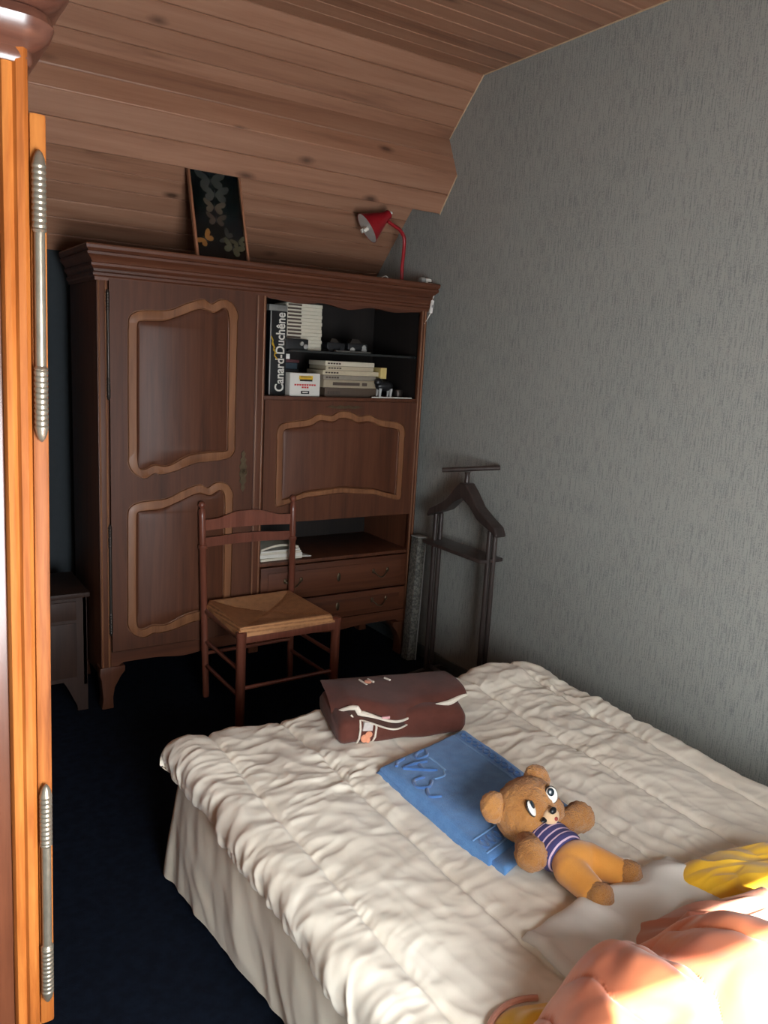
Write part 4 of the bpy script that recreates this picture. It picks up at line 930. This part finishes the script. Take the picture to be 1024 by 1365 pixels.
# ------------------------------------------------------------------ teddy bear lying on its back
from mathutils import noise as mn
plush = cloth('brown_plush', (186, 130, 70), (164, 108, 52), .95, 170, 420, 1.0, .006, .25)
ochre = cloth('ochre_felt', (216, 148, 66), (206, 138, 58), .9, 120, 900, .35, .0015, .4)
def m_stripe():
    M, nt, b = mk('striped_knit'); v = coords(nt, (1, 1, 1), False); sp = nt.nodes.new('ShaderNodeSeparateXYZ'); nt.links.new(v, sp.inputs[0])
    fx = noise(nt, v, 18, 2); a = nt.nodes.new('ShaderNodeMath'); a.operation = 'MULTIPLY_ADD'; a.inputs[1].default_value = 62.0
    nt.links.new(sp.outputs['Y'], a.inputs[0]); w_ = nt.nodes.new('ShaderNodeMath'); w_.operation = 'MULTIPLY'; w_.inputs[1].default_value = .35; nt.links.new(fx, w_.inputs[0]); nt.links.new(w_.outputs[0], a.inputs[2])
    fr_ = nt.nodes.new('ShaderNodeMath'); fr_.operation = 'FRACT'; nt.links.new(a.outputs[0], fr_.inputs[0])
    r = ramp(nt, fr_.outputs[0], [(0, s2l((62, 58, 104))), (.74, s2l((66, 60, 106))), (.78, s2l((206, 178, 196)))]); r.node.color_ramp.interpolation = 'CONSTANT'
    nt.links.new(r, b.inputs['Base Color']); b.inputs['Roughness'].default_value = .9; g = noise(nt, v, 500, 2); bump(nt, b, g, .4, .001); return M
knit = m_stripe()
def fuzz(a, f_):
    def d(me):
        nn = [v.normal.copy() for v in me.vertices]
        for v, q in zip(me.vertices, nn): v.co += q*(a*mn.noise(v.co*f_)+a*.7*mn.noise(v.co*f_*2.3))
    return d
bear = thing('teddy_bear', 'old brown plush teddy bear with striped blue top and ochre trousers', 'teddy bear', (1.352, 1.125, ZD+.012), (0, 0, math.radians(4)))
BX = bear
def limb(mb, p, q, r0_, r1_, k=5):
    p, q = Vector(p), Vector(q)
    for i in range(k): t = i/(k-1); r_ = r0_+(r1_-r0_)*t; mb.ell(p.lerp(q, t), (r_, r_, r_), n=16, k=10)
tr_ = MB().ell((0, .014, .046), (.066, .046, .047)); limb(tr_, (-.034, .0, .044), (-.044, -.072, .038), .040, .033); limb(tr_, (.036, .004, .044), (.066, -.058, .038), .040, .033)
remesh('trousers', tr_, .0045, 6, ochre, BX)
sh_ = MB().ell((0, .095, .052), (.065, .056, .048)).ell((0, .060, .048), (.0675, .034, .049)).ell((0, .135, .056), (.050, .030, .040))
remesh('knitted_top', sh_, .0045, 6, knit, BX)
for side, p, q, r_ in ((-1, (-.050, .125, .055), (-.092, .072, .066), .033), (1, (.052, .125, .056), (.140, .118, .060), .033)):
    a = MB(); limb(a, p, q, r_*.82, r_*1.16); a.ell(Vector(q)+Vector((side*.008, -.006 if side < 0 else .008, 0)), (r_*1.12, r_*1.2, r_*.95))
    remesh('arm', a, .0045, 3, plush, BX, disp=fuzz(.003, 90))
for c_ in ((-.047, -.100, .040), (.078, -.084, .040)):
    remesh('foot', MB().ell(c_, (.031, .026, .034)).ell((c_[0], c_[1]+.015, c_[2]), (.029, .02, .03)), .0045, 3, plush, BX, disp=fuzz(.0025, 90))
# head, built facing -y with the crown towards +z, then turned
nface = Vector((-.06, -.84, .54)).normalized(); sidev = Vector((.969, -.06, .221)); sidev = (sidev-nface*sidev.dot(nface)).normalized(); crown = nface.cross(sidev)
HM = Matrix((sidev, -nface, crown)).transposed().to_4x4(); HM = HM @ Matrix.Scale(1.14, 4); HM.translation = Vector((.014, .186, .086))
hd = MB().ell((0, 0, 0), (.080, .066, .070)).ell((-.034, -.020, -.020), (.040, .040, .038)).ell((.034, -.020, -.020), (.040, .040, .038)).ell((0, -.030, -.018), (.032, .044, .028)); hd.xf(HM)
head = remesh('head', hd, .0045, 5, plush, BX, disp=fuzz(.003, 90))
for s_ in (-1, 1):
    e = MB().ell((s_*.070, .012, .040), (.034, .024, .034)).ell((s_*.055, .010, .030), (.030, .024, .030)); e.xf(HM); remesh('ear', e, .004, 2, plush, BX, disp=fuzz(.003, 90))
def hp_(mb): return mb.xf(HM)
mz = ob('muzzle', hp_(MB().ell((0, -.068, -.020), (.021, .014, .017))), cloth('cream_felt', (216, 186, 148), (204, 172, 134), .9), head, local=True)
ob('nose', hp_(MB().ell((0, -.083, -.008), (.0095, .006, .007), n=14, k=8)), black_pl, head, local=True)
ob('mouth', hp_(MB().ell((0, -.081, -.026), (.0045, .0035, .0045), n=12, k=8)), plain('red_felt', (150, 60, 54), .8), head, local=True)
for s_ in (-1, 1):
    rot = (0, s_*.25, -s_*.45)
    ey = ob('eye', hp_(MB().ell((s_*.033, -.060, .014), (.0135, .006, .0175), rot, 18, 10)), plain('eye_white', (232, 230, 222), .35, 0, .02), head, local=True)
    ob('eye_rim', hp_(MB().ell((s_*.033, -.0585, .014), (.0155, .005, .0195), rot, 18, 10)), plain('eye_rim_black', (34, 28, 26), .5), ey, local=True)
    ob('pupil', hp_(MB().ell((s_*.030, -.0655, .021), (.0078, .0022, .0088), rot, 14, 8)), plain('pupil_teal', (28, 44, 54), .2), ey, local=True)
ob('collar', MB().tube([(.047*math.cos(t), .136-.006*math.sin(t), .060+.043*math.sin(t)) for t in np.linspace(-.35, pi+.35, 24)], .008, 8), cloth('white_felt', (222, 212, 196), None, .9), BX, local=True)
ob('bow_tie', MB().ell((-.008, .110, .1075), (.015, .008, .006), (0, 0, .3), 12, 8).ell((.020, .110, .1075), (.015, .008, .006), (0, 0, -.3), 12, 8).ell((.006, .108, .110), (.006, .005, .005), n=10, k=6), black_pl, BX, local=True)

# ------------------------------------------------------------------ bedspread heaped near the window: orange satin lining, yellow quilted face
def m_satin(name, c1, c2, rough=.38):
    M, nt, b = mk(name); v = coords(nt, (1, 1, 1), False); f = noise(nt, v, 9, 3)
    nt.links.new(ramp(nt, f, [(.3, s2l(c1)), (.7, s2l(c2))]), b.inputs['Base Color']); b.inputs['Roughness'].default_value = rough
    b.inputs['Sheen Weight'].default_value = .3; g = noise(nt, v, 40, 3); bump(nt, b, g, .12, .002); return M
satin = m_satin('orange_satin', (222, 122, 78), (230, 136, 90)); satin_p = m_satin('pink_satin', (196, 134, 112), (206, 146, 124), .42); quilt = m_satin('yellow_satin', (226, 172, 34), (240, 194, 56), .36)
sp = thing('bedspread', 'heaped bedspread with shiny orange lining and yellow quilted face in the sun', 'bedspread', (1.27, .72, ZD))
def heap(cx, cy, rx, ry, hz, fold, name, mat, nr_=90, na=220, rot=0.0, expo=2.2):
    P = np.zeros((nr_, na+1, 3)); th = np.linspace(0, 2*pi, na+1)
    for i in range(nr_):
        q = i/(nr_-1)                      # 0 centre .. 1 rim
        ex = fold(q, th)
        rr_ = q*(1+.05*np.sin(3*th+1)+.03*np.sin(5*th))
        lx = rx*rr_*np.cos(th); ly = ry*rr_*np.sin(th)
        zz = hz*np.power(np.clip(1-q**expo, 0, 1), 1/1.9)
        P[i, :, 0] = cx+lx*math.cos(rot)-ly*math.sin(rot); P[i, :, 1] = cy+lx*math.sin(rot)+ly*math.cos(rot)
        P[i, :, 2] = ZD-.012+np.maximum(0, zz+ex)
    P[:, -1] = P[:, 0]
    return ob(name, MB().grid(P), mat, sp, angle=180)
def f_main(q, th):
    x = q*np.cos(th); y = q*np.sin(th); w = np.clip((1-q)*3.0, 0, 1)**.7*np.clip(.45+q*1.2, 0, 1)
    p = x+.14*pn(x*1.6+2, y*1.6)+.30*x*y-.12*y
    puff = np.power(np.abs(np.sin(p*4.6+.75)), .55); puff2 = np.power(np.abs(np.sin(p*9.0+1.6*y+2)), .6)
    c2 = np.exp(-(pn(x*2.4+7, y*2.4)*4)**2)
    return w*(.105*(puff-1)+.024*(puff2-1)-.012*c2+.018*pn(x*3, y*2.2+5)+.006*pn(x*9, y*6))
heap(1.165, .610, .385, .270, .300, f_main, 'lining', satin, rot=-.16, nr_=120, na=300, expo=2.4)
def f_roll(q, th):
    x = q*np.cos(th); y = q*np.sin(th); return (.022*np.sin(x*4+2*y)+.014*pn(x*3, y*3)+.018*ridge(x*2.2+y, y*2)**2)*np.clip((1-q)*2, 0, 1)
heap(1.50, .77, .32, .13, .115, f_roll, 'lining_fold', satin_p, rot=-.45)
heap(1.36, .835, .17, .06, .085, f_roll, 'lining_fold', satin_p, rot=-.2)
def f_quilt(q, th):
    x = q*np.cos(th); y = q*np.sin(th)
    return (.010*np.abs(np.sin(x*7+.5*y))*np.abs(np.sin(y*4+x))+.016*pn(x*2.2, y*2.2)+.004*ridge(x*2.4+y, y*3)**2)*np.clip((1-q)*3, 0, 1)
heap(1.735, .895, .26, .120, .092, f_quilt, 'quilted_face', quilt, rot=-.30, expo=3.0)
def f_small(q, th): return (.006*np.sin(q*14)+.006*pn(q*np.cos(th)*2, q*np.sin(th)*2))*np.clip((1-q)*2, 0, 1)
heap(.975, .80, .12, .135, .05, f_small, 'quilted_face', quilt, rot=.2, expo=3)
ob('piping', MB().tube([(.975+.124*math.cos(t)*math.cos(.2)-.139*math.sin(t)*math.sin(.2), .80+.124*math.cos(t)*math.sin(.2)+.139*math.sin(t)*math.cos(.2), ZD+.004) for t in np.linspace(.9, 3.6, 40)], .006, 8), satin_p, sp)
ob('piping', MB().tube([(1.735+.262*math.cos(t)*math.cos(.3)+.122*math.sin(t)*math.sin(.3), .895-.262*math.cos(t)*math.sin(.3)+.122*math.sin(t)*math.cos(.3), ZD+.012) for t in np.linspace(2.2, 4.2, 40)], .007, 8), satin_p, sp)
